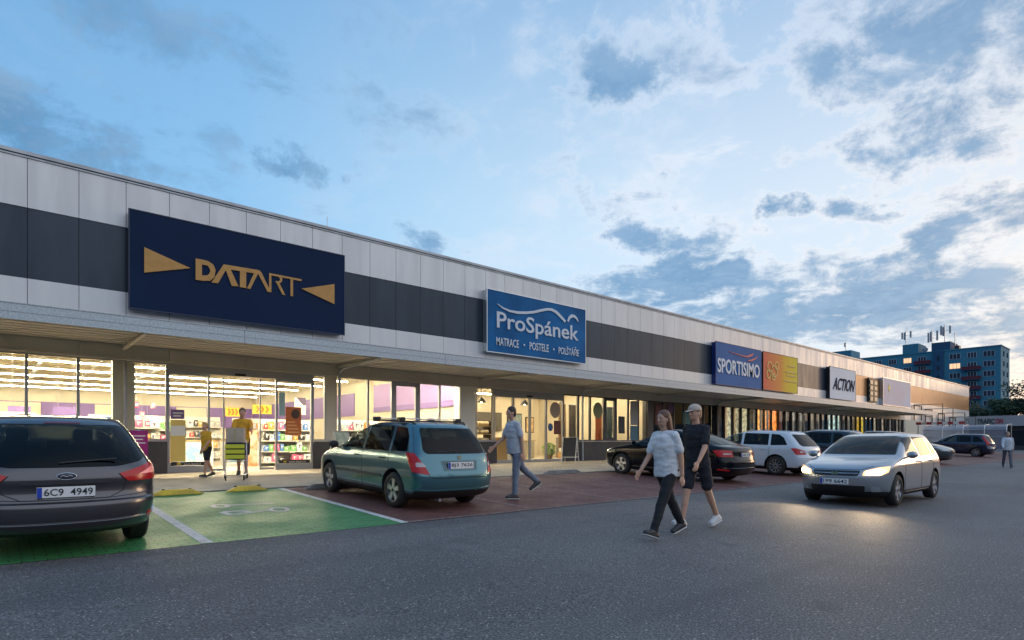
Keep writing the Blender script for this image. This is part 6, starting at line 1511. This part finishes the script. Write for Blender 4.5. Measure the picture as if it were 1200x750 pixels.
# canopy end: beige wall with charcoal lower part, steel rails on the wall
boxo('end_bay_panel', 70.25, 75.5, YF - .05, YF - .01, 1.9, 3.6, M['cream'], B); boxo('base_panel', 70.25, 75.5, YF - .09, YF - .01, .404, 1.895, M['kick'], B)
re_ = empty('wall_rails', (0, 0, 0), label='white and dark steel rail frames fixed to the wall past the canopy end', cat='rail frame')
bm = bmesh.new()
for k, x in enumerate((73, 77, 82, 87)):
    z0, z1, w = 3.6 - .2 * k, 5.2 - .3 * k, 2.6
    tube(bm, [(x, YF - .1, z0), (x, YF - .1, z1), (x + w, YF - .1, z1), (x + w, YF - .1, z0)], .06, 6); tube(bm, [(x, YF - .1, (z0 + z1) / 2), (x + w, YF - .1, (z0 + z1) / 2)], .05, 6)
    tube(bm, [(x, YF - .1, z1), (x, CY0 + .5, z1), (x, CY0 + .5, 0.4)], .05, 6)
obj('rails', bm, col('dark steel', (.08, .08, .09), .4, metal=.5), re_, smooth=50)

e = empty('office_building', (0, 0, .0), label='low grey office building with a pale fascia reading TRAFICON', cat='building')
boxo('wall', 96.0, 110, -60, 18, -.02, 3.3, col('dark office wall', (.05, .05, .06)), e)  # one even dark colour over the whole wall
boxo('fascia', 95.2, 111, -60, 19.0, 3.3, 4.62, mottled('pale fascia', (.42, .42, .44), (.36, .36, .39), .3, .6), e)
zt_ = 4.35; 
ya = 16.2; 
texto('lettering', 'TRAFIC', col('dark slate letters', (.04, .06, .06)), e, 18.1, 16.35, 3.62, 4.25, 95.17, .04, .02, face='-x'); texto('lettering', 'ON', col('crimson letters', (.45, .02, .06)), e, 16.25, 15.5, 3.62, 4.25, 95.17, .04, .02, face='-x')
for k in range(16): boxo('window', 95.93, 96.0, 16.2 - k * 3.6 - 2.6, 16.2 - k * 3.6, .9, 2.7, M['opaque'], e)

# apartment block
AX, AY0, AY1, AH = 212., 35., 80., 28.2
e = empty('apartment_block', (AX, 57, 0), label='tall teal-blue apartment block with red balconies behind the retail hall', cat='building'); e.location = (0, 0, 0)
tw = mottled('teal blue render', (.045, .205, .30), (.04, .19, .28), .12, .8); twd = mottled('deep blue render', (.02, .085, .17), (.018, .075, .15), .12, .8)
bm = bmesh.new(); box(bm, AX, AX + 12, AY0, AY1, -.1, AH); box(bm, AX - .15, AX + 12.15, AY0 - .15, AY1 + .15, AH + .003, AH + .35); obj('wall', bm, tw, e)
YP = lambda px_: (lambda d: CT * AX / (FPX / (d * CT) - ST) if False else None)
def ay(px_):      # y on the plane x=AX seen at column px_
    t = (px_ - 600) / FPX   # t = (ST*AX - CT*y)/(CT*AX+ST*y)
    return (ST * AX - t * CT * AX) / (CT + t * ST)
def az(px_, py_):
    y = ay(px_); Z = CT * AX + ST * y; return 1.3 + (518 - py_) * Z / FPX
fl = [AH - 2.55 - 2.82 * k for k in range(9)]
def awin(px_, k, lit=None, w=1.9):
    y = ay(px_); z = fl[k]; bm = bmesh.new(); box(bm, AX - .05, AX - .002, y - w / 2, y + w / 2, z, z + 1.45)
    wn = obj('window', bm, lit or col('flat window glass', (.03, .045, .07), .3, spec=.15), e); bm = bmesh.new()
    for q in (-w / 2, -w / 6, w / 6, w / 2): box(bm, AX - .09, AX - .052, y + q - .05, y + q + .05, z - .02, z + 1.47)
    box(bm, AX - .09, AX - .052, y - w / 2, y + w / 2, z - .08, z - .021); box(bm, AX - .09, AX - .052, y - w / 2, y + w / 2, z + 1.451, z + 1.53)
    obj('frame', bm, col('window frame white', (.45, .5, .56)), wn)
litw = emis('lit flat window', (1, .62, .36), 1.1)
for px_ in (1159, 1139, 1119, 1080.5, 1063.5, 1046, 1028.5, 1009.5):
    for k in range(8 if px_ > 1100 else (6 if px_ > 1070 else 4)):
        if px_ == 1139 and k > 7: continue
        awin(px_, k, litw if (px_ == 1119 and k == 1) or (px_ == 1063.5 and k == 0) else None, 2.6 if px_ in (1119, 1159) else 2.1)
boxo('stair_bay', AX - .5, AX - .003, ay(1106), ay(1094), 0, AH + .2, twd, e)
for k in range(6): boxo('stair_window', AX - .56, AX - .502, ay(1101.5), ay(1098.5), fl[k] - .2, fl[k] + 1.2, col('flat window glass', (.03, .045, .07), .3, spec=.15), e)
red_ = col('maroon balcony', (.11, .008, .02)); 
for px0_, px1_, ks in ((1127.5, 1149.5, range(1, 6)), (1072, 1090.5, range(0, 4))):
    for k in ks:
        y0, y1 = ay(px1_), ay(px0_); z = fl[k] - .9; bm = bmesh.new(); box(bm, AX - 1.2, AX - .003, y0, y1, z, z + .15); bl = obj('balcony', bm, twd, e)
        bm = bmesh.new(); box(bm, AX - 1.22, AX - 1.15, y0, y1, z + .152, z + 1.1); box(bm, AX - 1.148, AX - .003, y0, y0 + .06, z + .152, z + 1.1); box(bm, AX - 1.148, AX - .003, y1 - .06, y1, z + .152, z + 1.1); obj('parapet', bm, red_, bl)
boxo('side_stripe', AX + 3, AX + 12.05, AY0 - .06, AY0 - .003, 0, 12, twd, e)
for k in range(8):
    for x in (AX + 3.2, AX + 8): boxo('side_window', x, x + 1.4, AY0 - .05, AY0 - .003, fl[k], fl[k] + 1.4, col('dull side glass', (.015, .03, .05), 1, spec=.0), e)
boxo('roof_house', AX + 1, AX + 9, ay(1075), ay(1056.5), AH + .351, az(1065, 403), tw, e); boxo('roof_house', AX + .5, AX + 9, ay(1113), ay(1091), AH + .351, az(1100, 401), twd, e); boxo('roof_house', AX + 1, AX + 9, ay(996), ay(973), AH + .351, az(985, 411), tw, e)
boxo('roof_unit', AX + 2, AX + 4, ay(1122), ay(1117), AH + .351, AH + 1.6, M['kick'], e)
def mast(px_, top_py, base_z, n, label):
    y = ay(px_); h = az(px_, top_py); ee = empty('antenna_mast', (AX + 3, y, base_z), label=label, cat='antenna')
    tubeo('pole', [(0, 0, 0), (0, 0, h - base_z)], .12, M['steel'], ee, 6)
    for k in range(n):
        a_ = k * 2.1 + .5; r_ = 1.3; bm = bmesh.new(); cx_, cy2 = r_ * math.cos(a_), r_ * math.sin(a_); z = (h - base_z) * (.50 - .08 * (k % 2))
        box(bm, cx_ - .18, cx_ + .18, cy2 - .22, cy2 + .22, z, z + (h - base_z) * .42); an = obj('antenna_panel', bm, col('antenna grey', (.30, .33, .37)), ee); tubeo('arm', [(0, 0, z + .8), (cx_, cy2, z + .8)], .06, M['steel'], an, 5)
mast(1058, 386, az(1065, 403), 4, 'antenna mast on the middle roof house, left of the dish'); mast(1089, 384.5, AH + .35, 3, 'antenna mast between the two taller roof houses'); mast(1104, 379, az(1100, 401), 5, 'tallest antenna mast on the dark roof house'); mast(1116, 388, AH + .35, 0, 'bare thin mast right of the dark roof house'); mast(987, 399, az(985, 411), 1, 'small mast on the leftmost roof house')
bm = bmesh.new(); bmesh.ops.create_uvsphere(bm, u_segments=16, v_segments=10, radius=1)
for v in bm.verts: v.co = Vector((v.co.x * .25, v.co.y * .75, v.co.z * .75))
ds = obj('satellite_dish', bm, col('antenna grey', (.30, .33, .37)), None, smooth=60, label='round dish on the roof beside the middle roof house', cat='dish'); ds.location = (AX + 2, ay(1082), AH + 1.3)

# trees behind the office building
def tree(x, y, h, r, label, n, leafc, ls=.20, seed=1, trunk=.3, sparse=False):
    rn = random.Random(seed); e = empty('tree', (x, y, .3), label=label, cat='tree'); bm = bmesh.new(); tips = []
    def branch(p, d, l, rad, lvl):
        pts = [p]; q = p.copy(); dd = d.copy()
        for i in range(4):
            dd = (dd + Vector((rn.gauss(0, .12), rn.gauss(0, .12), rn.gauss(.03, .06)))).normalized(); q = q + dd * l / 4; pts.append(q.copy())
        tube(bm, pts, [rad * (1 - .14 * i) for i in range(5)], 6)
        if lvl == 0: tips.extend(pts[2:]); return
        for k in range(4 if lvl > 1 else 4):
            a_ = rn.uniform(0, 6.28); nd = (dd * .6 + Vector((math.cos(a_), math.sin(a_), rn.uniform(.0, .7))) * .8).normalized(); branch(pts[rn.choice((2, 3, 4))], nd, l * rn.uniform(.55, .8), rad * .5, lvl - 1)
    branch(Vector((0, 0, 0)), Vector((0, 0, 1)), h * .45, trunk, 3)
    obj('trunk', bm, mottled('bark', (.07, .05, .04), (.04, .03, .025), 4, .9), e)
    bm = bmesh.new()
    for _ in range(n):
        t = rn.choice(tips); p = t + Vector((rn.gauss(0, .30), rn.gauss(0, .30), rn.gauss(0, .25))) * (r / 3)
        d = Vector((rn.gauss(0, 1), rn.gauss(0, 1), rn.gauss(0, .5))).normalized(); c = d.orthogonal().normalized(); s_ = ls * rn.uniform(.6, 1.3)
        f = bm.faces.new([bm.verts.new(p + v) for v in (-d * s_, c * s_ * .5, d * s_, -c * s_ * .5)]); f.material_index = rn.choice((0, 0, 1))
    obj('crown', bm, [mottled(leafc[0], leafc[1], tuple(v * .7 for v in leafc[1]), 3, .7), mottled(leafc[0] + ' light', tuple(v * 1.5 for v in leafc[1]), leafc[1], 3, .7)], e)
tree(114, 17.5, 9.0, 4.2, 'dense dark round tree behind the TRAFICON building', 9000, ('dark foliage', (.030, .055, .025)), .24, 5, .28)
tree(113, 12.6, 10.0, 4.6, 'open-crowned tree against the pale sky at the right edge', 2600, ('olive foliage', (.04, .055, .025)), .20, 9, .26)
tree(117, 21.5, 7.2, 3.2, 'small dark tree left of the dense one behind the fascia', 5000, ('dark foliage', (.030, .055, .025)), .22, 12, .22)

for m_ in bpy.data.materials:
    if 'sign face' in m_.name or m_.name == 'orange yellow face':
        for n_ in m_.node_tree.nodes:
            if n_.type == 'BSDF_PRINCIPLED': n_.inputs['Specular IOR Level'].default_value = .12; n_.inputs['Roughness'].default_value = .6
